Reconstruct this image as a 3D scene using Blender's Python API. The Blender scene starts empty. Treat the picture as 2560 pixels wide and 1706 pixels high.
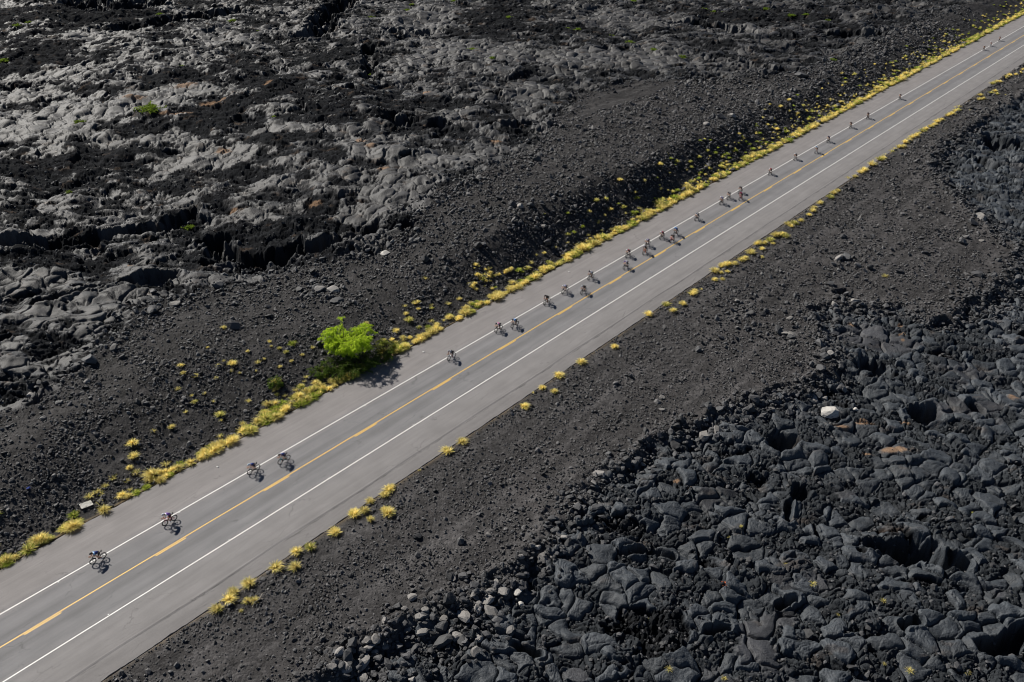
import bpy, bmesh, math, random
import numpy as np
from mathutils import Vector, Matrix
random.seed(7)
RNG = np.random.default_rng(11)
SC = bpy.context.scene
SC.render.engine = 'CYCLES'
COL = SC.collection
F4 = np.float32

# ------------------------------------------------------------------ camera model (metres, camera over the origin looking along +Y)
FPX, CAMH, PITCH, YAW, RC = 2150.0, 60.39116, 0.55453541, 0.72231134, 64.3897
SA, CA = math.sin(YAW), math.cos(YAW)
CP, SP = math.cos(PITCH), math.sin(PITCH)
def at(u, v, z=0.0):
    a = (u - 1280) / FPX; b = (853 - v) / FPX
    k = (z - CAMH) / (-SP + b * CP)
    return a * k, (CP + b * SP) * k
def to_px(x, y, z):
    z = z - CAMH
    d = y * CP - z * SP; up = y * SP + z * CP
    return 1280 + FPX * x / d, 853 - FPX * up / d
def st_of(x, y): return x * SA + y * CA, -x * CA + y * SA - RC
def xy_of(s, t): return s * SA - (t + RC) * CA, s * CA + (t + RC) * SA

# ------------------------------------------------------------------ noise
def hsh(ix, iy, seed):
    h = (ix.astype(np.int64) * 374761393 + iy.astype(np.int64) * 668265263 + seed * 974634777) & 0xFFFFFFFF
    h = h.astype(np.uint32)
    h ^= h >> np.uint32(15); h *= np.uint32(2246822519); h ^= h >> np.uint32(13); h *= np.uint32(3266489917); h ^= h >> np.uint32(16)
    return h
def h01(h): return (h & np.uint32(0xFFFFFF)).astype(F4) * F4(1 / 16777216.0)
def perlin(x, y, seed=0):
    xf = np.floor(x); yf = np.floor(y); ix = xf.astype(np.int32); iy = yf.astype(np.int32)
    fx = (x - xf).astype(F4); fy = (y - yf).astype(F4)
    u = fx * fx * fx * (fx * (fx * 6 - 15) + 10); v = fy * fy * fy * (fy * (fy * 6 - 15) + 10)
    def g(dx, dy):
        a = h01(hsh(ix + dx, iy + dy, seed)) * F4(6.2831853)
        return np.cos(a) * (fx - dx) + np.sin(a) * (fy - dy)
    a = g(0, 0); b = g(1, 0); c = g(0, 1); d = g(1, 1)
    return ((a + (b - a) * u) * (1 - v) + (c + (d - c) * u) * v) * F4(1.5)
def fbm(x, y, seed=0, o=4, gain=.5):
    r = 0; a = 1.0; tot = 0
    for i in range(o):
        r = r + a * perlin(x * 2 ** i, y * 2 ** i, seed + i * 17); tot += a; a *= gain
    return r / tot
def worley(x, y, seed=0, jit=.9):
    xf = np.floor(x); yf = np.floor(y); ix = xf.astype(np.int32); iy = yf.astype(np.int32)
    fx = (x - xf).astype(F4); fy = (y - yf).astype(F4)
    f1 = np.full(x.shape, 9, F4); f2 = f1.copy(); cid = np.zeros(x.shape, np.uint32)
    vx = np.zeros(x.shape, F4); vy = vx.copy()
    for dx in (-1, 0, 1):
        for dy in (-1, 0, 1):
            h = hsh(ix + dx, iy + dy, seed)
            px = dx + .5 + jit * (h01(h) - .5) - fx
            py = dy + .5 + jit * ((h >> np.uint32(8)).astype(F4) * F4(1 / 16777216.0) - .5) - fy
            d = px * px + py * py
            m = d < f1
            f2 = np.where(m, f1, np.minimum(f2, d))
            f1 = np.where(m, d, f1); cid = np.where(m, h, cid); vx = np.where(m, px, vx); vy = np.where(m, py, vy)
    return np.sqrt(f1), np.sqrt(f2), cid, vx, vy
def sst(a, b, x):
    t = np.clip((x - a) / (b - a), 0, 1); return t * t * (3 - 2 * t)
def seg_dist(x, y, P, closed=False):
    d = np.full(x.shape, 1e9, F4)
    for (ax, ay), (bx, by) in zip(P[:-1], P[1:]):
        ex, ey = bx - ax, by - ay; L = ex * ex + ey * ey + 1e-9
        k = np.clip(((x - ax) * ex + (y - ay) * ey) / L, 0, 1)
        d = np.minimum(d, (x - ax - k * ex) ** 2 + (y - ay - k * ey) ** 2)
    return np.sqrt(d)
def inside(x, y, P):
    r = np.zeros(x.shape, bool)
    for (ax, ay), (bx, by) in zip(P, P[1:] + P[:1]):
        if ay == by: continue
        c = ((ay > y) != (by > y)) & (x < (bx - ax) * (y - ay) / (by - ay) + ax)
        r ^= c
    return r

# ------------------------------------------------------------------ where the lava begins, pits and patches (traced on the ground plane)
ZU, ZL = 2.0, -1.0
UP_EDGE = [at(u, v, ZU) for u, v in [(-420, 1240), (-100, 1085), (33, 1051), (136, 1002), (228, 910), (300, 850), (348, 800), (435, 755), (560, 715), (680, 685),
           (820, 660), (960, 640), (1030, 590), (1080, 535), (1200, 480), (1320, 420), (1395, 330), (1450, 265), (1560, 228), (1700, 222), (1980, 205), (2100, 165), (2250, 85), (2400, 30), (2620, -40), (2900, -120)]]
LO_EDGE = [at(u, v, ZL) for u, v in [(640, 1950), (800, 1730), (868, 1670), (945, 1612), (1045, 1575), (1154, 1546), (1235, 1475), (1291, 1480), (1362, 1390), (1433, 1276), (1542, 1188), (1586, 1145),
           (1662, 1117), (1771, 1068), (1870, 1019), (1962, 997), (2044, 975), (2088, 921), (2060, 860), (2040, 800), (2100, 775), (2250, 782), (2325, 820), (2420, 780), (2500, 720), (2560, 620), (2440, 545),
           (2330, 440), (2350, 380), (2450, 310), (2600, 230), (2900, 120), (3200, 60)]]
UP_POLY = UP_EDGE + [(900, 2500), (-3000, 2500), (-3000, -400)]
LO_POLY = LO_EDGE + [(3000, 700), (3000, -400), (0, -400)]
def pit(pts, half, depth, z):
    P = [at(u, v, z) for u, v in pts]
    u, v = pts[len(pts) // 2]
    r = abs(at(u, v - half, z)[1] - at(u, v + half, z)[1]) / 2
    if len(P) == 1: P = P * 2
    return P, r, depth
PITS = [pit([(2235, 1362), (2300, 1352), (2350, 1378), (2395, 1402)], 27, 5.0, ZL), pit([(2180, 1352), (2250, 1350)], 12, 2.0, ZL), pit([(2310, 1026), (2335, 1022)], 20, 3.0, ZL),
        pit([(2165, 916), (2195, 920)], 16, 3.0, ZL), pit([(2430, 1005), (2442, 1012)], 12, 2.4, ZL), pit([(2003, 1218), (1998, 1236)], 12, 2.6, ZL), pit([(1968, 1300), (1975, 1250)], 7, 1.8, ZL),
        pit([(2480, 1610), (2520, 1585), (2600, 1550)], 24, 3.5, ZL), pit([(1770, 1575), (1822, 1566)], 13, 2.6, ZL), pit([(1942, 1104), (1972, 1104)], 15, 2.6, ZL), pit([(1290, 1610), (1345, 1632)], 12, 2.2, ZL),
        pit([(1950, 1495), (1990, 1488)], 9, 2.0, ZL), pit([(1600, 1365), (1680, 1385)], 8, 1.4, ZL), pit([(1555, 1385), (1600, 1372)], 9, 1.5, ZL), pit([(2260, 1555), (2300, 1545)], 9, 1.6, ZL), pit([(2050, 1330), (2040, 1300)], 6, 1.6, ZL), pit([(1510, 1560), (1570, 1575)], 8, 1.6, ZL), pit([(1830, 1400), (1850, 1420)], 7, 1.5, ZL),
        pit([(2490, 355), (2560, 372)], 16, 5, ZL), pit([(2440, 400), (2480, 415)], 8, 3, ZL), pit([(2545, 410), (2600, 420)], 8, 3, ZL), pit([(2090, 742), (2112, 738)], 5, 1.5, ZL),
        pit([(995, 92), (1062, 90)], 8, 6, ZU), pit([(865, 22), (816, 60), (805, 98), (762, 112)], 9, 5, ZU), pit([(588, 44), (468, 60), (380, 84), (320, 90)], 13, 5, ZU), pit([(340, 30), (260, 42), (220, 25)], 15, 5, ZU),
        pit([(925, 136), (920, 180), (932, 222)], 6, 3, ZU), pit([(985, 332), (1030, 338)], 11, 3.5, ZU), pit([(1095, 350), (1120, 346)], 9, 3.5, ZU), pit([(840, 262), (885, 260)], 5, 2.5, ZU), pit([(1190, 258), (1235, 262)], 5, 2.5, ZU), pit([(1240, 345), (1275, 350)], 7, 3, ZU),
        pit([(-60, 632), (60, 622), (136, 615), (218, 600), (305, 575), (403, 567), (479, 535)], 12, 2.6, ZU), pit([(110, 612), (210, 600)], 14, 3.5, ZU),
        pit([(520, 595), (577, 630), (653, 640), (762, 630), (849, 612), (925, 596), (1012, 596)], 15, 3.6, ZU), pit([(520, 648), (560, 640)], 9, 2, ZU),
        pit([(90, 775), (140, 765), (200, 742), (240, 722)], 9, 2, ZU), pit([(300, 712), (360, 700), (440, 690)], 9, 1.8, ZU), pit([(0, 868), (30, 860)], 6, 1.4, ZU), pit([(520, 590), (565, 592)], 7, 2, ZU),
        pit([(1700, 70), (1790, 80), (1860, 92)], 7, 3.5, ZU), pit([(2070, 95), (2180, 100)], 8, 3, ZU), pit([(1850, 170), (1930, 195)], 6, 2.5, ZU), pit([(1290, 345), (1310, 340)], 6, 2.5, ZU), pit([(20, 225), (80, 230)], 9, 2, ZU)]
def patch(u, v, ru, rv, z):
    x, y = at(u, v, z)
    return x, y, abs(at(u + ru, v, z)[0] - x), abs(at(u, v - rv, z)[1] - at(u, v + rv, z)[1]) / 2
PALE = [patch(*p, ZU) for p in [(300, 290, 190, 22), (430, 262, 120, 14), (90, 330, 110, 22), (150, 300, 60, 10), (1060, 60, 90, 40), (1120, 150, 90, 30), (1130, 440, 90, 30), (1010, 530, 110, 38), (1600, 165, 130, 32), (1450, 160, 120, 26),
        (740, 355, 90, 16), (240, 120, 70, 12), (560, 130, 60, 14), (160, 205, 70, 10), (560, 400, 90, 14), (700, 480, 70, 14), (1250, 150, 100, 30), (950, 420, 80, 16), (1650, 310, 70, 16), (1330, 260, 60, 20), (470, 410, 50, 14), (70, 250, 60, 14), (30, 880, 40, 24), (90, 800, 60, 10), (640, 690, 90, 12), (480, 700, 60, 10), (1560, 60, 120, 20), (1850, 90, 80, 14)]]
PALE += [patch(*p, ZL) for p in [(2150, 850, 90, 30), (2260, 860, 60, 20), (1900, 1610, 60, 50), (1880, 1560, 50, 22), (2480, 1000, 60, 14), (2380, 1020, 90, 24), (2500, 1470, 60, 34), (2560, 660, 60, 20), (1560, 1600, 40, 18), (2250, 1380, 40, 30), (1440, 1680, 60, 26)]]
DARK = [patch(*p, ZU) for p in [(150, 60, 180, 30), (100, 160, 110, 30), (560, 310, 120, 40), (820, 310, 90, 40), (720, 370, 90, 22), (120, 420, 160, 40), (250, 400, 110, 24), (830, 160, 70, 20), (1240, 70, 90, 50), (440, 230, 90, 20), (690, 250, 110, 22), (470, 460, 120, 20), (700, 600, 150, 30), (220, 70, 140, 26), (330, 70, 120, 22), (1010, 300, 100, 20), (650, 180, 80, 14), (1400, 90, 130, 16), (1900, 60, 160, 20)]]
DARK += [patch(*p, ZL) for p in [(1640, 1560, 100, 40), (2360, 880, 60, 20), (1880, 1200, 40, 30), (2320, 1440, 60, 14), (1600, 1330, 60, 20)]]
TAN = [patch(*p, z) for p, z in [((450, 312, 60, 5), ZU), ((470, 250, 40, 5), ZU), ((560, 390, 28, 9), ZU), ((675, 252, 16, 4), ZU), ((905, 392, 18, 5), ZU), ((790, 530, 26, 5), ZU), ((540, 286, 50, 5), ZU), ((1060, 262, 26, 4), ZU), ((585, 530, 14, 5), ZU), ((325, 662, 10, 4), ZU), ((930, 410, 20, 4), ZU), ((1240, 392, 20, 4), ZU), ((960, 460, 20, 5), ZU), ((1830, 243, 22, 4), ZU), ((330, 275, 60, 4), ZU),
       ((2160, 1055, 34, 7), ZL), ((2105, 1070, 24, 8), ZL), ((2170, 1130, 18, 4), ZL), ((2265, 1046, 20, 4), ZL), ((1690, 1207, 12, 5), ZL), ((1725, 1226, 10, 3), ZL), ((2540, 980, 22, 8), ZL), ((2250, 818, 8, 4), ZL), ((2255, 838, 12, 4), ZL), ((2257, 853, 6, 4), ZL), ((2128, 815, 14, 5), ZL), ((2380, 1290, 14, 5), ZL), ((2240, 1120, 50, 10), ZL), ((2480, 620, 40, 6), ZL)]]
def blobs(x, y, B):
    r = np.zeros(x.shape, F4)
    for bx, by, rx, ry in B:
        q = ((x - bx) / rx) ** 2 + ((y - by) / ry) ** 2
        r = np.maximum(r, np.exp(-q * 1.2).astype(F4))
    return r
SB = [-80, 10, 35, 50, 60, 75, 90, 110, 125, 145, 180, 240, 400]
HB = [3.6, 3.6, 3.2, 2.2, 1.6, 2.6, 4.6, 5.2, 5.2, 4.6, 4.0, 3.4, 3.4]
WB = [13, 13, 13, 12, 11, 11, 10, 9.5, 9.5, 9.5, 10, 11, 12]
T_UP, T_LO = 9.15, -9.55
def base(x, y):
    """smooth ground without lava detail"""
    s, t = st_of(x, y)
    sw = fbm(x / 42, y / 42, 3, 3) * 1.7
    d = np.maximum(t - T_UP, 0)
    B = np.interp(s, SB, HB); W = np.interp(s, SB, WB)
    wob = 1 + .25 * perlin(s / 9, t / 30, 5)
    k = np.clip((d - 1.2) / (W * wob), 0, 1)
    up = B * (k * k * (3 - 2 * k) * .55 + k * .45) + sw * sst(6, 26, d) - .05 * sst(0, .6, d)
    e = np.maximum(T_LO - t, 0)
    lo = -.09 - .02 * e + sw * .8 * sst(6, 26, e)
    return np.where(t > 0, up, lo)
def ground(x, y):
    """full relief -> z, rgb, roughness, lava mask"""
    x = x.astype(F4); y = y.astype(F4)
    s, t = st_of(x, y)
    far = np.sqrt(x * x + y * y)
    z = base(x, y).astype(F4)
    upper = t > 0
    n1 = fbm(x / 5, y / 5, 21, 3)
    sdU = np.where(inside(x, y, UP_POLY), 1, -1) * seg_dist(x, y, UP_EDGE)
    sdL = np.where(inside(x, y, LO_POLY), 1, -1) * seg_dist(x, y, LO_EDGE)
    sd = np.where(upper, sdU, sdL) + n1 * 3.0
    lava = sst(-.7, .7, sd)
    z = z - np.where(upper, .5, 1.3) * sst(-1.2, 1.0, sd) + np.where(upper, .3, .35) * np.exp(-((sd + .8) / 1.2) ** 2)
    # domain warp
    wx = perlin(x / 2.3, y / 2.3, 31) * .75 + perlin(x / .8, y / .8, 33) * .16
    wy = perlin(x / 2.3, y / 2.3, 32) * .75 + perlin(x / .8, y / .8, 34) * .16
    X = x + wx; Y = y + wy
    a1, b1, c1, vx1, vy1 = worley(X / 2.2, Y / 1.75, 41)
    e1 = b1 - a1
    r1 = h01(c1 >> np.uint32(3)); r1b = h01(c1 >> np.uint32(7)); r1c = h01(c1 >> np.uint32(5))
    a2, b2, c2, vx2, vy2 = worley(X / .86 + 7, Y / .70 + 3, 42)
    e2 = b2 - a2; r2 = h01(c2 >> np.uint32(4)); r2b = h01(c2 >> np.uint32(6))
    X3 = x + wx * .8; Y3 = y + wy * .8
    a3, b3, c3, _, _ = worley(X3 / 3.4, Y3 / 3.0, 43); e3 = b3 - a3; r3 = h01(c3 >> np.uint32(4)); r3b = h01(c3 >> np.uint32(8))
    a4, b4, c4, vx4, vy4 = worley(x / .36 + perlin(x / .9, y / .9, 35) * .5, y / .36, 44); e4 = b4 - a4; r4 = h01(c4 >> np.uint32(4)); r4b = h01(c4 >> np.uint32(7))
    big = fbm(x / 16, y / 16, 51, 3); mid = fbm(x / 7.5, y / 6, 52, 5, .6)
    pale = blobs(x, y, PALE); dark = blobs(x, y, DARK); tan = blobs(x, y, TAN)
    ru = mid * 1.9 + big * .6 + np.where(upper, .12, -.60) + 1.1 * dark - 1.5 * pale
    fine = fbm(x / 3.2, y / 2.4, 53, 3)
    ru = ru + np.where(upper, 1.0, .5) * fine
    rub = sst(.02, .30, ru)                                   # clinker patches
    sl = -mid * 1.5 - big * .9 + np.where(upper, .06, -.45) + 1.15 * pale - .8 * dark
    slab = sst(.10, .34, sl) * (1 - rub)                      # smooth cracked plates
    lobe = 1 - rub - slab
    tilt1 = (vx1 * (r1 - .5) + vy1 * (r1b - .5))
    L = .46 * (1 - np.exp(-e1 * 12)) + .16 * np.clip(e1, 0, 1) + .42 * r1 + tilt1 * .75
    small = .24 * (1 - np.exp(-e2 * 10)) + .09 * np.clip(e2, 0, 1) + .20 * r2 + .40 * (vx2 * (r2 - .5) + vy2 * (r2b - .5))
    tiny = .075 * np.sqrt(np.clip(e4 * 2.2, 0, 1)) + .11 * r4 + .16 * (vx4 * (r4 - .5) + vy4 * (r4b - .5))
    kk = sst(-.25, .35, perlin(x / 4.5, y / 4.5, 61))
    rope = np.abs(np.sin((np.sqrt(vx1 * vx1 + vy1 * vy1) + .3 * vx1 * (r1 - .5) + .06 * perlin(x / .5, y / .5, 65)) * 24 + 6 * r1b)) * .05 * (r1b > .42)
    k2 = sst(-.1, .45, perlin(x / 1.9, y / 1.9, 62))
    smooth = sst(.34, .44, r1c * .75 + .25 * kk + .12 * mid)
    near = 1 - sst(130, 190, y)
    zl = L * (.45 + .55 * smooth) + smooth * (rope + small * .16) + (1 - smooth) * (small * 1.0 + tiny * near * 1.0 * (.5 + k2)) + .45 * mid
    crack = np.clip(e3 * 3.2 / .42, 0, 1)
    zs = .60 * np.sqrt(crack) + .24 * np.clip(e3 * 1.4, 0, 1) + .30 * r3 + .04 * np.clip(e2 / .15, 0, 1) * (r3b > .5) + .35 * mid
    zr = .16 * np.sqrt(np.clip(e2 * 1.6, 0, 1)) + .30 * (r2 - .4) + (.22 * (r4 - .4) + .10 * np.sqrt(np.clip(e4 * 2, 0, 1))) * (1 - .7 * sst(130, 190, y)) + .8 * (vx2 * (r2b - .5) + vy2 * (r2 - .5)) + .35 * (vx4 * (r4b - .5) + vy4 * (r4 - .5)) + .7 * fbm(x / 2.6, y / 2.6, 63, 3)
    a5, b5, c5, vx5, vy5 = worley((x + 2.2 * wx) / 6.5, (y + 2.2 * wy) / 5.0, 45); r5 = h01(c5 >> np.uint32(4)); r5b = h01(c5 >> np.uint32(9)); r5c = h01(c5 >> np.uint32(6))
    crust = np.where(upper, .8, .45) * (1.7 * (vx5 * (r5 - .5) + vy5 * (r5b - .5)) + .7 * (r5c - .5) + .25 * (1 - np.exp(-(b5 - a5) * 9)))
    swell = np.where(upper, 1.7, .9) * fbm(x / 10, y / 8.5, 64, 3)
    z = z + lava * (crust * (1 - .5 * pale) + swell)
    flat = np.where(upper, .62, .95)
    zl = zl * flat; zr = zr * np.where(upper, .62, 1.0); zs = zs * np.where(upper, .7, .9)
    zlava = lobe * zl + slab * zs + rub * (zr + .12)
    st4 = np.sqrt(np.clip(e4 * 1.6, 0, 1))
    cover = sst(-.35, .3, fbm(x / 3.5, y / 3.5, 71, 3) + .10)
    zg = (.075 * st4 * (.35 + r4 * .9) + .06 * (vx4 * (r4 - .5) + vy4 * (r4b - .5))) * (.25 + .75 * cover) + .10 * fbm(x / 1.5, y / 1.5, 72, 3)
    rough_up = np.where(upper, 1.35, 1.0)
    fadeg = np.where(upper, sst(.15, 1.4, t - T_UP), sst(.1, 1.2, T_LO - t))
    z = z + lava * zlava + (1 - lava) * zg * rough_up * fadeg
    # pits and fissures
    pn = perlin(x / 5.5, y / 5.5, 83) * .75 + perlin(x / 1.9, y / 1.9, 81) * .60 + perlin(x / .7, y / .7, 82) * .2
    for P, r, dep in PITS:
        xs = [p[0] for p in P]; ys = [p[1] for p in P]
        m = (x > min(xs) - 2.2 * r) & (x < max(xs) + 2.2 * r) & (y > min(ys) - 2.2 * r) & (y < max(ys) + 2.2 * r)
        if not m.any(): continue
        q = seg_dist(x[m], y[m], P) / r + pn[m] * min(1, 1.2 / r + .42) - .12
        wall = 1 - sst(.12, 1.02, q)
        z[m] -= (.85 * dep * wall * (1 + .35 * pn[m])).astype(F4)
        z[m] += (.22 * np.exp(-((q - 1.2) / .3) ** 2) + wall * (1 - wall) * 4 * (.6 * (r2[m] - .5) + 1.0 * (r1[m] - .5)) + wall * .6 * (r2[m] - .5)).astype(F4)
    # bed of the carriageway
    under = (t < T_UP + .05) & (t > T_LO - .05)
    z = np.where(under, -.55, z)
    # colours of the materials themselves
    g = np.stack([np.full(x.shape, .042), np.full(x.shape, .040), np.full(x.shape, .040)], -1) * np.where(upper, .70, 1.0)[:, None]
    trk = fbm(s / 30, t / 1.5, 74, 3)
    g = g * (1 + .55 * sst(-.1, .5, trk) - .25 * sst(.1, .5, -trk))[:, None]
    g = g * (.65 + .7 * r4)[:, None] * (1 + .35 * n1)[:, None]
    dust = sst(.05, .5, fbm(x / 7, y / 4, 73, 3) + np.where(upper, -.06, .05)) * (1 - cover)
    g = g * (1 - .55 * dust[:, None]) + np.array([.056, .051, .050]) * .55 * dust[:, None]
    cl = np.array([.030, .034, .039]) * (.72 + .5 * r1 + .25 * r2)[:, None]
    clU = np.array([.019, .0198, .022]) * (.72 + .5 * r1 + .25 * r2)[:, None]
    cl = np.where(upper[:, None], clU, cl) * (.72 + .5 * smooth)[:, None]
    cs = np.where(upper[:, None], np.array([.043, .042, .042]), np.array([.040, .041, .045])) * (.72 + .55 * r3)[:, None]
    cs = cs * (1 + .35 * pale)[:, None]
    cr = np.array([.012, .0127, .014]) * (.6 + 1.0 * r2)[:, None]
    col = g * (1 - lava)[:, None] + lava[:, None] * (cl * lobe[:, None] + cs * slab[:, None] + cr * rub[:, None])
    tm = sst(.35, .8, tan + .35 * fbm(x / 1.1, y / .9, 91, 3)) * lava
    col = col * (1 - .8 * tm[:, None]) + np.array([.21, .135, .085]) * .8 * tm[:, None]
    rust = sst(.34, .55, fbm(x / 4.0, y / 2.4, 93, 4) + .10 * r2) * lava * np.where(upper, 1, .5) * .45
    col = col * (1 - rust[:, None]) + np.array([.10, .072, .052]) * rust[:, None]
    soil = (np.exp(-((t - T_UP - .22 - .2 * n1) / .22) ** 2) * .8 + np.exp(-((T_LO - t - .1) / .35) ** 2) * .35) * (.4 + .6 * sst(-.3, .3, n1))
    col = col * (1 - soil[:, None]) + np.array([.16, .115, .06]) * soil[:, None]
    rgh = .84 * (1 - lava) + lava * ((.60 + .2 * (1 - smooth)) * lobe + .62 * slab + .97 * rub) + .2 * tm
    return z.astype(F4), col.astype(F4), rgh.astype(F4), lava.astype(F4)
def ground_chunked(x, y, n=60000):
    out = [ground(x[i:i + n], y[i:i + n]) for i in range(0, len(x), n)]
    return [np.concatenate([o[k] for o in out]) for k in range(4)]
def gz(x, y):
    return float(ground(np.array([x], F4), np.array([y], F4))[0][0])
def at_ground(u, v):
    z = 0.0
    for _ in range(6):
        x, y = at(u, v, z)
        z = float(base(np.array([x]), np.array([y]))[0])
    return x, y

# ------------------------------------------------------------------ object helpers
def link(o, parent=None):
    COL.objects.link(o)
    if parent is not None: o.parent = parent
    return o
def mesh_np(name, V, Fq, smooth=False):
    me = bpy.data.meshes.new(name)
    V = np.ascontiguousarray(V, F4); Fq = np.ascontiguousarray(Fq, np.int32)
    n, k = Fq.shape
    me.vertices.add(len(V)); me.vertices.foreach_set('co', V.ravel())
    me.loops.add(n * k); me.loops.foreach_set('vertex_index', Fq.ravel())
    me.polygons.add(n); me.polygons.foreach_set('loop_start', np.arange(0, n * k, k, dtype=np.int32))
    me.update(calc_edges=True)
    me.polygons.foreach_set('use_smooth', np.full(n, smooth)); me.update()
    return me
def vcol(me, name, C):
    at_ = me.attributes.new(name, 'FLOAT_COLOR', 'POINT')
    at_.data.foreach_set('color', np.ascontiguousarray(C, F4).ravel())
def tag(o, label=None, cat=None, group=None, kind=None):
    if label: o['label'] = label
    if cat: o['category'] = cat
    if group: o['group'] = group
    if kind: o['kind'] = kind
    return o
class MB:
    def __init__(s): s.bm = bmesh.new()
    def tube(s, pts, rad, seg=8, cap=True):
        pts = [Vector(p) for p in pts]
        rad = rad if isinstance(rad, (list, tuple)) else [rad] * len(pts)
        rings = []
        for i, p in enumerate(pts):
            d = (pts[min(i + 1, len(pts) - 1)] - pts[max(i - 1, 0)]).normalized()
            a = d.cross(Vector((0, 0, 1)) if abs(d.z) < .95 else Vector((1, 0, 0))).normalized(); b = d.cross(a)
            rings.append([s.bm.verts.new(p + (a * math.cos(6.28318 * k / seg) + b * math.sin(6.28318 * k / seg)) * rad[i]) for k in range(seg)])
        for A, B in zip(rings[:-1], rings[1:]):
            for k in range(seg): s.bm.faces.new((A[k], A[(k + 1) % seg], B[(k + 1) % seg], B[k]))
        if cap: s.bm.faces.new(rings[0][::-1]); s.bm.faces.new(rings[-1])
    def torus(s, c, R, r, n=40, m=8, flat=1.0):
        c = Vector(c); g = []
        for i in range(n):
            a = 6.2831853 * i / n
            g.append([s.bm.verts.new(c + Vector((math.cos(a) * (R + r * math.cos(6.2831853 * j / m)), r * flat * math.sin(6.2831853 * j / m), math.sin(a) * (R + r * math.cos(6.2831853 * j / m))))) for j in range(m)])
        for i in range(n):
            for j in range(m):
                s.bm.faces.new((g[i][j], g[(i + 1) % n][j], g[(i + 1) % n][(j + 1) % m], g[i][(j + 1) % m]))
    def ell(s, c, r, rot=None, u=12, v=8, fn=None):
        M = Matrix.Translation(c) @ (rot if rot else Matrix.Identity(4)) @ Matrix.Diagonal((*r, 1))
        ret = bmesh.ops.create_uvsphere(s.bm, u_segments=u, v_segments=v, radius=1)
        for w in ret['verts']:
            if fn: w.co = fn(w.co)
            w.co = M @ w.co
    def build(s, name, mat, parent=None, smooth=True):
        me = bpy.data.meshes.new(name); bmesh.ops.recalc_face_normals(s.bm, faces=s.bm.faces); s.bm.to_mesh(me); s.bm.free()
        for p in me.polygons: p.use_smooth = smooth
        me.materials.append(mat)
        return link(bpy.data.objects.new(name, me), parent)

# ------------------------------------------------------------------ materials
def newmat(name):
    m = bpy.data.materials.new(name); m.use_nodes = True
    nt = m.node_tree; return m, nt, nt.nodes['Principled BSDF']
def nd(nt, typ, **kw):
    n = nt.nodes.new(typ)
    for k, v in kw.items():
        if k.startswith('_'): setattr(n, k[1:], v)
        else: n.inputs[k].default_value = v
    return n
def simple(name, rgb, rough=.5, metal=0.0, var=.15, scale=40, coat=0.0):
    m, nt, b = newmat(name)
    tc = nd(nt, 'ShaderNodeTexCoord'); no = nd(nt, 'ShaderNodeTexNoise', Scale=scale, Detail=4.0)
    nt.links.new(tc.outputs['Object'], no.inputs['Vector'])
    mr = nd(nt, 'ShaderNodeMapRange'); mr.inputs['To Min'].default_value = 1 - var; mr.inputs['To Max'].default_value = 1 + var
    nt.links.new(no.outputs['Fac'], mr.inputs['Value'])
    mx = nd(nt, 'ShaderNodeVectorMath', _operation='SCALE'); mx.inputs[0].default_value = rgb
    nt.links.new(mr.outputs['Result'], mx.inputs['Scale']); nt.links.new(mx.outputs['Vector'], b.inputs['Base Color'])
    b.inputs['Roughness'].default_value = rough; b.inputs['Metallic'].default_value = metal
    if coat: b.inputs['Coat Weight'].default_value = coat
    return m
def leafy(name, attr=None, rgb=(1, 1, 1), trans=.45):
    m = bpy.data.materials.new(name); m.use_nodes = True; nt = m.node_tree
    for n in list(nt.nodes): nt.nodes.remove(n)
    out = nd(nt, 'ShaderNodeOutputMaterial'); di = nd(nt, 'ShaderNodeBsdfDiffuse'); tr = nd(nt, 'ShaderNodeBsdfTranslucent'); mx = nd(nt, 'ShaderNodeMixShader', Fac=trans)
    a = nd(nt, 'ShaderNodeAttribute', _attribute_name=attr or 'tint')
    oi = nd(nt, 'ShaderNodeObjectInfo'); hv = nd(nt, 'ShaderNodeHueSaturation')
    mr = nd(nt, 'ShaderNodeMapRange'); mr.inputs['To Min'].default_value = .78; mr.inputs['To Max'].default_value = 1.15
    nt.links.new(oi.outputs['Random'], mr.inputs['Value']); nt.links.new(mr.outputs['Result'], hv.inputs['Value']); nt.links.new(a.outputs['Color'], hv.inputs['Color'])
    nt.links.new(hv.outputs['Color'], di.inputs['Color']); nt.links.new(hv.outputs['Color'], tr.inputs['Color'])
    nt.links.new(di.outputs[0], mx.inputs[1]); nt.links.new(tr.outputs[0], mx.inputs[2]); nt.links.new(mx.outputs[0], out.inputs['Surface'])
    return m
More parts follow.
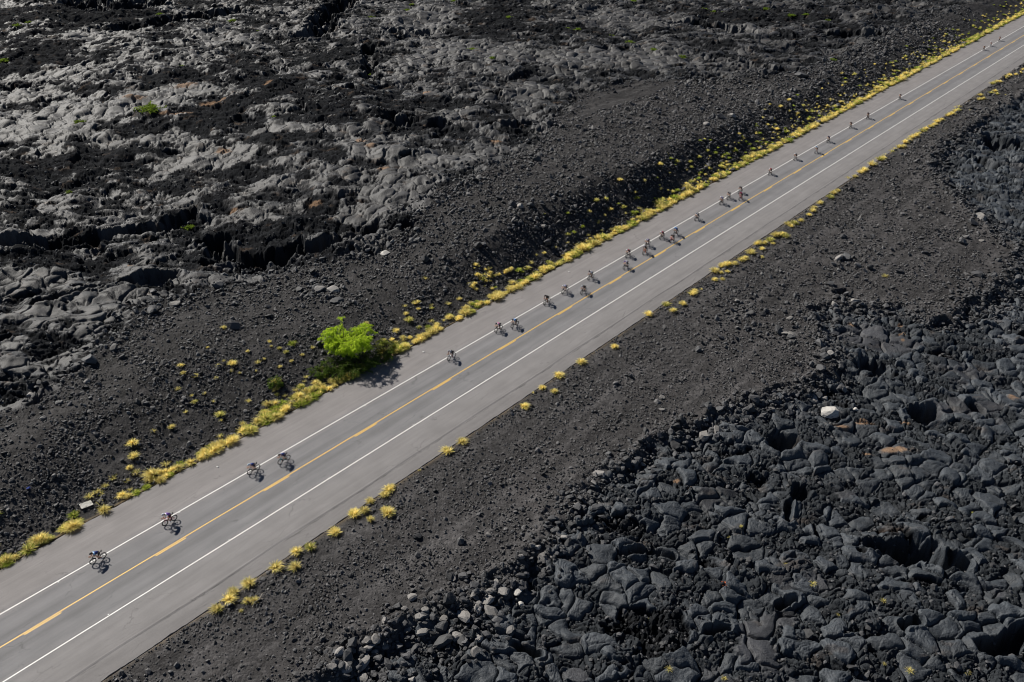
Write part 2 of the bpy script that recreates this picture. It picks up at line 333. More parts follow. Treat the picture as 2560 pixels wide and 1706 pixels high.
def ground_material():
    m, nt, b = newmat('lava_ground')
    a = nd(nt, 'ShaderNodeAttribute', _attribute_name='base')
    tc = nd(nt, 'ShaderNodeTexCoord')
    n1 = nd(nt, 'ShaderNodeTexNoise', Scale=7.0, Detail=6.0, Roughness=.65); n2 = nd(nt, 'ShaderNodeTexNoise', Scale=2.2, Detail=5.0, Roughness=.6)
    vo = nd(nt, 'ShaderNodeTexVoronoi', Scale=6.5); 
    for n in (n1, n2, vo): nt.links.new(tc.outputs['Object'], n.inputs['Vector'])
    mr = nd(nt, 'ShaderNodeMapRange'); mr.inputs['From Min'].default_value = .3; mr.inputs['From Max'].default_value = .7; mr.inputs['To Min'].default_value = .68; mr.inputs['To Max'].default_value = 1.38
    nt.links.new(n1.outputs['Fac'], mr.inputs['Value'])
    mx = nd(nt, 'ShaderNodeVectorMath', _operation='SCALE'); nt.links.new(a.outputs['Color'], mx.inputs[0]); nt.links.new(mr.outputs['Result'], mx.inputs['Scale'])
    nt.links.new(mx.outputs['Vector'], b.inputs['Base Color']); nt.links.new(a.outputs['Alpha'], b.inputs['Roughness'])
    ad = nd(nt, 'ShaderNodeMath', _operation='MULTIPLY_ADD'); nt.links.new(vo.outputs['Distance'], ad.inputs[0]); ad.inputs[1].default_value = -.5; nt.links.new(n1.outputs['Fac'], ad.inputs[2])
    bp = nd(nt, 'ShaderNodeBump', Strength=.55, Distance=.09); nt.links.new(ad.outputs[0], bp.inputs['Height']); nt.links.new(bp.outputs['Normal'], b.inputs['Normal'])
    sp = nd(nt, 'ShaderNodeMapRange'); sp.inputs['From Min'].default_value = .60; sp.inputs['From Max'].default_value = .97; sp.inputs['To Min'].default_value = .25; sp.inputs['To Max'].default_value = .02
    nt.links.new(a.outputs['Alpha'], sp.inputs['Value']); nt.links.new(sp.outputs['Result'], b.inputs['Specular IOR Level'])
    return m
def rock_material(name, rgb, lo=.5, hi=1.5, rough=.75):
    m, nt, b = newmat(name)
    ge = nd(nt, 'ShaderNodeNewGeometry'); mr = nd(nt, 'ShaderNodeMapRange'); mr.inputs['To Min'].default_value = lo; mr.inputs['To Max'].default_value = hi
    oi = nd(nt, 'ShaderNodeObjectInfo'); ad = nd(nt, 'ShaderNodeMath', _operation='ADD'); fr = nd(nt, 'ShaderNodeMath', _operation='FRACT')
    nt.links.new(ge.outputs['Random Per Island'], ad.inputs[0]); nt.links.new(oi.outputs['Random'], ad.inputs[1]); nt.links.new(ad.outputs[0], fr.inputs[0]); nt.links.new(fr.outputs[0], mr.inputs['Value'])
    tc = nd(nt, 'ShaderNodeTexCoord'); no = nd(nt, 'ShaderNodeTexNoise', Scale=6.0, Detail=6.0); nt.links.new(tc.outputs['Object'], no.inputs['Vector'])
    m2 = nd(nt, 'ShaderNodeMath', _operation='MULTIPLY_ADD'); nt.links.new(no.outputs['Fac'], m2.inputs[0]); m2.inputs[1].default_value = 1.0; m2.inputs[2].default_value = .5
    m3 = nd(nt, 'ShaderNodeMath', _operation='MULTIPLY'); nt.links.new(m2.outputs[0], m3.inputs[0]); nt.links.new(mr.outputs['Result'], m3.inputs[1])
    mx = nd(nt, 'ShaderNodeVectorMath', _operation='SCALE'); mx.inputs[0].default_value = rgb; nt.links.new(m3.outputs[0], mx.inputs['Scale'])
    nt.links.new(mx.outputs['Vector'], b.inputs['Base Color']); b.inputs['Roughness'].default_value = rough
    bp = nd(nt, 'ShaderNodeBump', Strength=.5, Distance=.05); nt.links.new(no.outputs['Fac'], bp.inputs['Height']); nt.links.new(bp.outputs['Normal'], b.inputs['Normal'])
    return m
def ramp(nt, stops):
    r = nt.nodes.new('ShaderNodeValToRGB'); el = r.color_ramp.elements
    while len(el) < len(stops): el.new(.5)
    for e, (p, v) in zip(el, stops):
        e.position = p; e.color = (v, v, v, 1) if not isinstance(v, tuple) else (*v, 1)
    return r
def asphalt():
    # object space of the road: x along, y across (metres)
    m, nt, b = newmat('asphalt'); L = nt.links.new
    tc = nd(nt, 'ShaderNodeTexCoord'); sx = nd(nt, 'ShaderNodeSeparateXYZ'); L(tc.outputs['Object'], sx.inputs[0])
    st = nd(nt, 'ShaderNodeMapping'); st.inputs['Scale'].default_value = (.05, .9, 1); L(tc.outputs['Object'], st.inputs['Vector'])
    nw = nd(nt, 'ShaderNodeTexNoise', Scale=1.0, Detail=3.0); L(st.outputs[0], nw.inputs['Vector'])
    w = nd(nt, 'ShaderNodeMath', _operation='MULTIPLY_ADD'); L(nw.outputs['Fac'], w.inputs[0]); w.inputs[1].default_value = .7; L(sx.outputs['Y'], w.inputs[2])
    mr = nd(nt, 'ShaderNodeMapRange'); mr.inputs['From Min'].default_value = -9.65; mr.inputs['From Max'].default_value = 10.35; L(w.outputs[0], mr.inputs['Value'])
    def T(t): return (t + 10) / 20
    prof = [(T(-9.6), .88), (T(-8.2), .90), (T(-7.6), .95), (T(-6.2), 1.03), (T(-4.2), 1.04), (T(-3.6), 1.0), (T(-2.9), .93), (T(-2.2), .98), (T(-1.1), .76), (T(-.45), .90), (T(.5), .90), (T(1.1), .80), (T(1.7), .95), (T(2.3), .97), (T(2.9), .84), (T(3.4), .97), (T(4.4), 1.07), (T(5.6), 1.02), (T(7.0), 1.05), (T(7.4), 1.0), (T(9), .93)]
    r = ramp(nt, prof); L(mr.outputs['Result'], r.inputs['Fac'])
    # fine aggregate and blotches
    na = nd(nt, 'ShaderNodeTexNoise', Scale=9.0, Detail=6.0, Roughness=.8); L(tc.outputs['Object'], na.inputs['Vector'])
    nb = nd(nt, 'ShaderNodeTexNoise', Scale=.35, Detail=4.0); L(tc.outputs['Object'], nb.inputs['Vector'])
    s2 = nd(nt, 'ShaderNodeMapping'); s2.inputs['Scale'].default_value = (.12, 1.6, 1); L(tc.outputs['Object'], s2.inputs['Vector'])
    nc = nd(nt, 'ShaderNodeTexNoise', Scale=1.0, Detail=5.0, Roughness=.6); L(s2.outputs[0], nc.inputs['Vector'])
    def rng(n, lo, hi, a=.3, c=.7):
        q = nd(nt, 'ShaderNodeMapRange'); q.inputs['From Min'].default_value = a; q.inputs['From Max'].default_value = c; q.inputs['To Min'].default_value = lo; q.inputs['To Max'].default_value = hi
        L(n, q.inputs['Value']); return q.outputs['Result']
    def mul(a, c):
        q = nd(nt, 'ShaderNodeMath', _operation='MULTIPLY'); L(a, q.inputs[0]); L(c, q.inputs[1]); return q.outputs[0]
    f = mul(mul(rng(na.outputs['Fac'], .86, 1.14), rng(nb.outputs['Fac'], .91, 1.08)), mul(rng(nc.outputs['Fac'], .88, 1.09), r.outputs['Color']))
    # dark torn patches along the old seam
    tt = nd(nt, 'ShaderNodeMath', _operation='SUBTRACT'); L(sx.outputs['Y'], tt.inputs[0]); tt.inputs[1].default_value = -7.72
    ab = nd(nt, 'ShaderNodeMath', _operation='ABSOLUTE'); L(tt.outputs[0], ab.inputs[0])
    s3 = nd(nt, 'ShaderNodeMapping'); s3.inputs['Scale'].default_value = (.45, 2.5, 1); L(tc.outputs['Object'], s3.inputs['Vector'])
    ne = nd(nt, 'ShaderNodeTexNoise', Scale=1.0, Detail=6.0, Roughness=.7); L(s3.outputs[0], ne.inputs['Vector'])
    k = nd(nt, 'ShaderNodeMath', _operation='MULTIPLY_ADD'); L(ab.outputs[0], k.inputs[0]); k.inputs[1].default_value = -.5; L(ne.outputs['Fac'], k.inputs[2])
    f = mul(f, rng(k.outputs[0], 1.0, .5, .47, .64))
    # pale ridge of the overlay just inside it, faint line on the far shoulder
    for t0, wd, amt in ((-7.42, .09, 1.16), (7.32, .05, 1.12)):
        u = nd(nt, 'ShaderNodeMath', _operation='SUBTRACT'); L(sx.outputs['Y'], u.inputs[0]); u.inputs[1].default_value = t0
        ub = nd(nt, 'ShaderNodeMath', _operation='MULTIPLY_ADD'); L(nw.outputs['Fac'], ub.inputs[0]); ub.inputs[1].default_value = .22; L(u.outputs[0], ub.inputs[2])
        uc = nd(nt, 'ShaderNodeMath', _operation='SUBTRACT'); L(ub.outputs[0], uc.inputs[0]); uc.inputs[1].default_value = .11
        ud = nd(nt, 'ShaderNodeMath', _operation='ABSOLUTE'); L(uc.outputs[0], ud.inputs[0])
        f = mul(f, rng(ud.outputs[0], amt, 1.0, wd * .4, wd * 1.6))
    # hairline cracks
    vm = nd(nt, 'ShaderNodeMapping'); vm.inputs['Scale'].default_value = (.16, .5, 1); L(tc.outputs['Object'], vm.inputs['Vector'])
    nz = nd(nt, 'ShaderNodeTexNoise', Scale=1.5, Detail=4.0); L(tc.outputs['Object'], nz.inputs['Vector'])
    va = nd(nt, 'ShaderNodeVectorMath', _operation='MULTIPLY_ADD'); L(nz.outputs['Color'], va.inputs[0]); va.inputs[1].default_value = (.35, .35, 0); L(vm.outputs[0], va.inputs[2])
    v = nd(nt, 'ShaderNodeTexVoronoi', Scale=1.0, _feature='DISTANCE_TO_EDGE'); L(va.outputs[0], v.inputs['Vector'])
    ck = rng(v.outputs['Distance'], .72, 1.0, .002, .012); nm = rng(nb.outputs['Fac'], 0.0, 1.0, .50, .56)
    mixc = nd(nt, 'ShaderNodeMix', _data_type='FLOAT'); L(nm, mixc.inputs[0]); mixc.inputs[2].default_value = 1.0; L(ck, mixc.inputs[3])
    f = mul(f, mixc.outputs[0])
    # warm shoulders, greyer lanes
    hue = ramp(nt, [(T(-9.5), (.184, .174, .171)), (T(-4.2), (.184, .176, .174)), (T(-3), (.178, .175, .178)), (T(2.8), (.178, .174, .178)), (T(4.4), (.188, .176, .173)), (T(9), (.184, .172, .169))]); L(mr.outputs['Result'], hue.inputs['Fac'])
    mx = nd(nt, 'ShaderNodeVectorMath', _operation='SCALE'); L(hue.outputs['Color'], mx.inputs[0]); L(f, mx.inputs['Scale']); L(mx.outputs['Vector'], b.inputs['Base Color'])
    b.inputs['Roughness'].default_value = .82; b.inputs['Specular IOR Level'].default_value = .35
    bp = nd(nt, 'ShaderNodeBump', Strength=.25, Distance=.02); L(na.outputs['Fac'], bp.inputs['Height']); L(bp.outputs['Normal'], b.inputs['Normal'])
    return m
def paint(name, rgb):
    m, nt, b = newmat(name); L = nt.links.new
    tc = nd(nt, 'ShaderNodeTexCoord'); n = nd(nt, 'ShaderNodeTexNoise', Scale=5.0, Detail=6.0, Roughness=.75); L(tc.outputs['Object'], n.inputs['Vector'])
    r = ramp(nt, [(.28, tuple(c * .55 for c in rgb)), (.45, rgb), (.7, tuple(min(1, c * 1.08) for c in rgb))]); L(n.outputs['Fac'], r.inputs['Fac']); L(r.outputs['Color'], b.inputs['Base Color'])
    b.inputs['Roughness'].default_value = .6
    return m

# ------------------------------------------------------------------ the lava ground: one sheet, finer near, coarse towards the horizon
K_FAN = 37.4
def build_ground():
    yl = [30.0]
    while yl[-1] < 385:
        D2 = yl[-1] ** 2 + CAMH ** 2
        yl.append(yl[-1] + min(STEP_V * D2 / (FPX * CAMH), STEP_M))
    yn = np.array(yl)
    ypre = np.linspace(12, yn[0], 8)[:-1]
    ypost = yn[-1] * 1.06 ** np.arange(1, 70)
    Y = np.concatenate([ypre, yn, ypost])
    ac = np.linspace(-.64, .64, NCOL)
    ae = .64 * 1.22 ** np.arange(1, 16)
    A = np.concatenate([-ae[::-1], ac, ae])
    yy, aa = np.meshgrid(Y, A, indexing='ij')
    xx = aa * (yy + K_FAN)
    x = xx.ravel(); y = yy.ravel()
    z, col, rgh, lava = ground_chunked(x, y)
    ny, nx = xx.shape
    i = np.arange(ny * nx).reshape(ny, nx)
    Fq = np.stack([i[:-1, :-1], i[:-1, 1:], i[1:, 1:], i[1:, :-1]], -1).reshape(-1, 4)
    me = mesh_np('lava_ground', np.stack([x, y, z], -1), Fq, True)
    vcol(me, 'base', np.concatenate([col, rgh[:, None]], 1))
    me.materials.append(ground_material())
    o = link(bpy.data.objects.new('lava_ground', me)); tag(o, 'black lava field and dark gravel on both sides of the road', kind='structure')
STEP_V, STEP_M, NCOL = 1.5, .30, 1900
build_ground()

# ------------------------------------------------------------------ road
ROADM = Matrix.Translation((-RC * CA, RC * SA, 0)) @ Matrix.Rotation(math.atan2(CA, SA), 4, 'Z')
def build_road():
    S = np.concatenate([np.arange(-70, 420, .35), 420 + np.cumsum(2 * 1.08 ** np.arange(60))])
    eu = T_UP + .12 * perlin(S / 1.7, S * 0, 201) + .10 * perlin(S / .6, S * 0, 202) + .25 * perlin(S / 14, S * 0, 203)
    el = T_LO + .09 * perlin(S / 1.7, S * 0, 204) + .08 * perlin(S / .6, S * 0, 205)
    seam = -7.45 + .16 * perlin(S / 9, S * 0, 206)
    cols = [(el - .02, -.5), (el, -.075), (el + .03, -.055), (seam - .22, -.045), (seam, .0)] + [(np.full(S.shape, t), 0.0) for t in np.linspace(-6.5, 8.4, 14)] + [(eu - .05, -.01), (eu, -.03), (eu + .02, -.5)]
    V = np.stack([np.stack([S, np.broadcast_to(t, S.shape), np.full(S.shape, z)], -1) for t, z in cols], 1)
    n, k = len(S), len(cols)
    i = np.arange(n * k).reshape(n, k)
    Fq = np.stack([i[:-1, :-1], i[1:, :-1], i[1:, 1:], i[:-1, 1:]], -1).reshape(-1, 4)
    me = mesh_np('road', V.reshape(-1, 3), Fq, False); me.materials.append(asphalt())
    o = link(bpy.data.objects.new('road', me)); o.matrix_world = ROADM; tag(o, 'two lane grey asphalt highway with wide shoulders', kind='structure')
build_road()
WHITE = paint('white_line_paint', (.72, .71, .68)); YEL = paint('yellow_line_paint', (.76, .46, .06))
def strip(name, t0, w, spans, mat, seed):
    V = []; Fq = []
    for s0, s1 in spans:
        S = np.arange(s0, s1 + 1e-6, 1.0 if s1 - s0 > 5 else (s1 - s0) / 3)
        dt = .012 * perlin(S / 2.0, S * 0, seed) + (.03 * perlin(S / 6.0, S * 0, seed + 1) if 'centre' in name else 0)
        b = len(V)
        for s, d in zip(S, dt): V += [(s, t0 - w / 2 + d, .006), (s, t0 + w / 2 + d, .006)]
        for j in range(len(S) - 1): Fq.append((b + 2 * j, b + 2 * j + 2, b + 2 * j + 3, b + 2 * j + 1))
    me = mesh_np(name, np.array(V), np.array(Fq)); me.materials.append(mat)
    o = link(bpy.data.objects.new(name, me)); o.matrix_world = ROADM; o['kind'] = 'structure'; return o
strip('edge_line', 3.68, .115, [(-60, 1200)], WHITE, 301); strip('edge_line', -3.68, .115, [(-60, 1200)], WHITE, 305)
strip('centre_line', .03, .11, [(-60, 1200)], YEL, 309)
strip('centre_dash', -.18, .11, [(9.46 + 12.192 * n, 9.46 + 12.192 * n + 3.2) for n in range(-5, 60)], YEL, 313)

# ------------------------------------------------------------------ bicycles and riders (local: x forward, y left, z up, origin on the road between the wheels)
M_BLACK = simple('black_carbon', (.012, .012, .014), .35); M_TYRE = simple('tyre_rubber', (.010, .010, .011), .8); M_STEEL = simple('steel', (.35, .35, .36), .3, .9)
M_SADDLE = simple('black_saddle', (.012, .012, .013), .6); M_GLASS = simple('dark_visor', (.01, .012, .02), .15)
M_WHITEP = simple('white_gloss', (.75, .75, .76), .3); M_SHORTS = simple('black_lycra', (.010, .011, .014), .6)
FW, RW = Vector((.50, 0, .335)), Vector((-.49, 0, .335)); BB = Vector((-.08, 0, .275)); SEAT = Vector((-.245, 0, .90)); HEAD_T = Vector((.405, 0, .85)); HEAD_B = Vector((.43, 0, .70))
def build_bike():
    r = link(bpy.data.objects.new('bicycle', None)); r.empty_display_size = .3
    f = MB()
    f.tube([HEAD_B + Vector((-.01, 0, .02)), BB], [.034, .03]); f.tube([HEAD_T + Vector((0, 0, -.05)), Vector((-.215, 0, .76))], [.024, .02]); f.tube([BB, SEAT], [.026, .018]); f.tube([HEAD_B, HEAD_T], .027)
    for s in (-1, 1):
        f.tube([BB + Vector((0, .03 * s, 0)), RW + Vector((0, .06 * s, 0))], .011, 6); f.tube([Vector((-.20, .02 * s, .72)), RW + Vector((0, .06 * s, 0))], .009, 6)
        f.tube([HEAD_B + Vector((0, .045 * s, -.01)), FW + Vector((0, .05 * s, 0))], [.018, .010], 6)
    f.tube([HEAD_B + Vector((0, -.05, -.01)), HEAD_B + Vector((0, .05, -.01))], .02, 6)
    f.build('frame', M_BLACK, r)
    for c in (RW, FW):
        w = MB(); w.tube([c + Vector((0, -.055, 0)), c + Vector((0, .055, 0))], .022, 8)
        for k in range(16):
            a = 6.2831853 * k / 16
            w.tube([c + Vector((0, .02 * (-1) ** k, 0)), c + Vector((math.cos(a) * .29, 0, math.sin(a) * .29))], .0022, 4, False)
        if c is RW:
            w.tube([c + Vector((0, -.045, 0)), c + Vector((0, -.03, 0))], [.05, .035], 14)
        wo = w.build('wheel', M_BLACK, r)
        t = MB(); t.torus(c, .313, .025, 48, 8); t.build('tyre', M_TYRE, wo)
        rm = MB(); rm.torus(c, .270, .032, 48, 6, .4); rm.build('rim', M_BLACK, wo)
    h = MB(); top = HEAD_T + Vector((.02, 0, .03))
    h.tube([HEAD_T, top], .022, 8); h.tube([top + Vector((.10, -.2, .0)), top + Vector((.05, -.1, 0)), top, top + Vector((.05, .1, 0)), top + Vector((.10, .2, 0))], .014, 8)
    for s in (-1, 1):
        h.tube([top + Vector((.06, .2 * s, 0)), top + Vector((.19, .2 * s, .0))], .016, 8)
        h.tube([top + Vector((-.04, .09 * s, .07)), top + Vector((.2, .07 * s, .085)), top + Vector((.30, .055 * s, .12))], .012, 8)
        h.ell(top + Vector((-.01, .1 * s, .085)), (.05, .04, .012))
        h.tube([top + Vector((0, .08 * s, 0)), top + Vector((0, .09 * s, .08))], .012, 6)
    h.build('handlebar', M_BLACK, r)
    sd = MB()
    def sad(c): c.y *= (.55 + .45 * max(-1, min(1, -c.x * 1.2))) if c.x > -.6 else 1; return c
    sd.ell(SEAT + Vector((.02, 0, .045)), (.14, .07, .025), fn=sad); sd.tube([SEAT, SEAT + Vector((0, 0, .04))], .016); sd.build('saddle', M_SADDLE, r)
    ca = MB(); ca.tube([BB + Vector((0, -.075, 0)), BB + Vector((0, .075, 0))], .018); ca.tube([BB + Vector((0, -.045, 0)), BB + Vector((0, -.04, 0))], .095, 20)
    ca.tube([BB + Vector((0, -.042, .09)), RW + Vector((0, -.042, .04))], .005, 4); ca.tube([BB + Vector((0, -.042, -.09)), RW + Vector((0, -.042, -.06))], .005, 4)
    return r, ca
def bike_with_crank(th):
    r, ca = build_bike()
    p = [BB + Vector((math.cos(th), 0, math.sin(th))) * .17 * k for k in (1, -1)]
    for q, s in zip(p, (-1, 1)):
        ca.tube([BB + Vector((0, .075 * s, 0)), q + Vector((0, .08 * s, 0))], .011, 6)
    c = ca.build('crankset', M_BLACK, r)
    for q, s in zip(p, (-1, 1)):
        pd = MB(); pd.tube([q + Vector((0, .08 * s, 0)), q + Vector((0, .16 * s, 0))], .014, 6); pd.ell(q + Vector((0, .13 * s, 0)), (.045, .03, .012), u=8, v=6); pd.build('pedal', M_BLACK, c)
    b = MB(); b.tube([SEAT + Vector((-.16, -.03, -.02)), SEAT + Vector((-.24, -.03, .17))], [.034, .034], 10); b.tube([SEAT + Vector((-.16, .04, -.02)), SEAT + Vector((-.24, .04, .17))], [.034, .034], 10)
    b.tube([SEAT + Vector((-.02, 0, .0)), SEAT + Vector((-.17, 0, -.01))], .012, 6); b.build('bottle_holder', M_BLACK, r)
    return r, p
def skin(name, V, E, R, mat, root=0, sub=1):
    me = bpy.data.meshes.new(name); me.from_pydata([tuple(v) for v in V], E, [])
    o = bpy.data.objects.new(name, me); COL.objects.link(o)
    o.modifiers.new('s', 'SKIN'); sv = me.skin_vertices[0].data
    for i, r in enumerate(R):
        sv[i].radius = r if isinstance(r, tuple) else (r, r); sv[i].use_root = (i == root)
    o.modifiers['s'].use_smooth_shade = True
    m = o.modifiers.new('u', 'SUBSURF'); m.levels = sub; m.render_levels = sub
    dg = bpy.context.evaluated_depsgraph_get(); ne = bpy.data.meshes.new_from_object(o.evaluated_get(dg))
    bpy.data.objects.remove(o); ne.name = name
    for p in ne.polygons: p.use_smooth = True
    ne.materials.clear(); ne.materials.append(mat)
    return ne
def knee(hip, ank, L1=.45, L2=.45):
    d = ank - hip; D = min(d.length, L1 + L2 - .005); a = (L1 * L1 - L2 * L2 + D * D) / (2 * D); hgt = math.sqrt(max(L1 * L1 - a * a, 0))
    u = d.normalized(); f = Vector((1, 0, 0)); f = (f - u * f.dot(u)).normalized()
    return hip + u * a + f * hgt
M_SKIN = simple('tanned_skin', (.42, .22, .14), .5, 0, .08)
def build_rider(peds, low):
    dz = -.03 if low else .03
    pel = Vector((-.22, 0, 1.0)); sp = Vector((.0, 0, 1.17 + dz)); ch = Vector((.22, 0, 1.25 + dz * 2)); nk = Vector((.37, 0, 1.31 + dz * 2.2)); hd = Vector((.46, 0, 1.36 + dz * 2.4))
    V = [pel, sp, ch, nk, hd + Vector((.02, 0, -.01))]; E = [(0, 1), (1, 2), (2, 3), (3, 4)]; R = [(.125, .14), (.115, .13), (.115, .15), .06, .085]
    arms = []
    for s in (-1, 1):
        sh = Vector((.27, .18 * s, 1.23 + dz * 2)); el = Vector((.40, .12 * s, .985)); wr = Vector((.64, .075 * s, 1.0)); hn = Vector((.70, .065 * s, 1.02))
        i = len(V); V += [sh, (sh + el) / 2, el, wr, hn]; R += [.062, .045, .04, .028, .036]; E += [(2, i), (i, i + 1), (i + 1, i + 2), (i + 2, i + 3), (i + 3, i + 4)]; arms.append((sh, el, wr, hn))
    legs = []
    for q, s in zip(peds, (-1, 1)):
        hip = Vector((-.2, .095 * s, .955)); an = q + Vector((-.10, .125 * s, .10)); kn = knee(hip, an); toe = q + Vector((.06, .13 * s, .03))
        cf = kn * .65 + an * .35 + Vector((-.025, 0, 0))
        i = len(V); V += [hip, (hip + kn) / 2, kn, cf, an, toe]; R += [.10, .082, .056, .052, .036, .034]; E += [(0, i), (i, i + 1), (i + 1, i + 2), (i + 2, i + 3), (i + 3, i + 4), (i + 4, i + 5)]; legs.append((hip, kn, an, toe))
    body = skin('person', V, E, R, M_SKIN, 0, 1)
    # fingers closed round the extensions, nose and ears, welded into the body mesh
    x = MB(); x.bm.from_mesh(body)
    for (sh, el, wr, hn), s in zip(arms, (-1, 1)):
        for k, ln in enumerate((.046, .055, .05, .04)):
            b0 = hn + Vector((.012 + .012 * (k - 1.5), .022 * s, .02 - .018 * (k - 1.5)))
            x.tube([b0, b0 + Vector((ln * .6, .004 * s, -.012)), b0 + Vector((ln * .7, -.03 * s, -.03))], [.010, .009, .007], 6)
        b0 = hn + Vector((-.01, -.025 * s, .015)); x.tube([b0, b0 + Vector((.03, -.02 * s, .012)), b0 + Vector((.055, -.014 * s, .008))], [.011, .010, .008], 6)
    x.ell(hd + Vector((.115, 0, -.045)), (.028, .015, .02), u=8, v=6); x.ell(hd + Vector((.075, 0, -.045)), (.05, .062, .075), u=10, v=8)
    for s in (-1, 1): x.ell(hd + Vector((.01, .088 * s, -.035)), (.025, .012, .035), u=8, v=6)
    o = x.build('person', M_SKIN)
    bodyobj = o
    # jersey
    V2 = [pel + Vector((.02, 0, .01)), sp, ch, ch + Vector((.07, 0, .02))]; E2 = [(0, 1), (1, 2), (2, 3)]; R2 = [(.132, .146), (.127, .142), (.13, .162), (.085, .10)]
    for sh, el, wr, hn in arms:
        i = len(V2); V2 += [sh, sh * .45 + el * .55]; R2 += [.073, .056]; E2 += [(2, i), (i, i + 1)]
    j = link(bpy.data.objects.new('jersey', skin('jersey', V2, E2, R2, M_WHITEP, 0, 1)), o)
    V3 = [pel + Vector((-.02, 0, -.005)), pel + Vector((.03, 0, .03))]; E3 = [(0, 1)]; R3 = [(.136, .15), (.13, .148)]
    for hip, kn, an, toe in legs:
        i = len(V3); V3 += [hip, hip * .35 + kn * .65]; R3 += [.112, .083]; E3 += [(0, i), (i, i + 1)]
    link(bpy.data.objects.new('shorts', skin('shorts', V3, E3, R3, M_SHORTS, 0, 1)), o)
    h = MB()
    def aero(c):
        if c.x < 0: c.x *= 1.75; k = 1 - .45 * min(1, -c.x / 1.75); c.y *= k; c.z *= k; c.z += .12 * c.x * 0
        if c.z < 0: c.z *= .45
        return c
    h.ell(hd + Vector((.015, 0, .01)), (.125, .098, .125), Matrix.Rotation(math.radians(14), 4, 'Y'), 16, 12, aero); ho = h.build('helmet', M_WHITEP, o)
    vz = MB(); vz.ell(hd + Vector((.10, 0, -.012)), (.045, .075, .035), u=10, v=8); vz.build('visor', M_GLASS, ho)
    for hip, kn, an, toe in legs:
        b = MB(); d = (toe - an); c = (toe + an) / 2 + Vector((.0, 0, -.03)); ang = math.atan2(-(d.z) * .5, d.x)
        def shoe(c_):
            if c_.z < -.3: c_.z = -.3
            return c_
        b.ell(c, (.14, .048, .055), Matrix.Rotation(ang, 4, 'Y'), 12, 8, shoe); b.build('shoe', M_WHITEP, o)
    return o
POSES = []
for th, low in ((.45, True), (1.75, False), (-.7, True), (2.6, False)):
    b, p = bike_with_crank(th); POSES.append((b, build_rider(p, low)))
def copy_tree(o, parent=None):
    c = o.copy(); COL.objects.link(c); c.parent = parent
    for ch in o.children: copy_tree(ch, c)
    return c
def walk(o):
    yield o
    for c in o.children: yield from walk(c)
def setmat(o, m):
    o.material_slots[0].link = 'OBJECT'; o.material_slots[0].material = m
def jersey_mat(name, main, sho):
    m, nt, b = newmat(name); tc = nd(nt, 'ShaderNodeTexCoord'); sx = nd(nt, 'ShaderNodeSeparateXYZ'); nt.links.new(tc.outputs['Object'], sx.inputs[0])
    r = ramp(nt, [(.0, main), (.62, main), (.64, sho), (1, sho)]); mr = nd(nt, 'ShaderNodeMapRange'); mr.inputs['From Min'].default_value = -.3; mr.inputs['From Max'].default_value = .45
    nt.links.new(sx.outputs['X'], mr.inputs['Value']); nt.links.new(mr.outputs['Result'], r.inputs['Fac']); nt.links.new(r.outputs['Color'], b.inputs['Base Color']); b.inputs['Roughness'].default_value = .6
    return m
C = dict(navy=(.012, .035, .17), black=(.012, .012, .014), white=(.78, .77, .80), lav=(.55, .50, .80), purple=(.20, .08, .42), red=(.70, .025, .03), dred=(.38, .015, .05), blue=(.02, .20, .68), sky=(.25, .52, .80), mag=(.60, .015, .28), grey=(.45, .46, .48), orange=(.75, .18, .06), teal=(.02, .25, .30), pale=(.55, .68, .78), dgrey=(.05, .05, .055), pink=(.7, .2, .3))
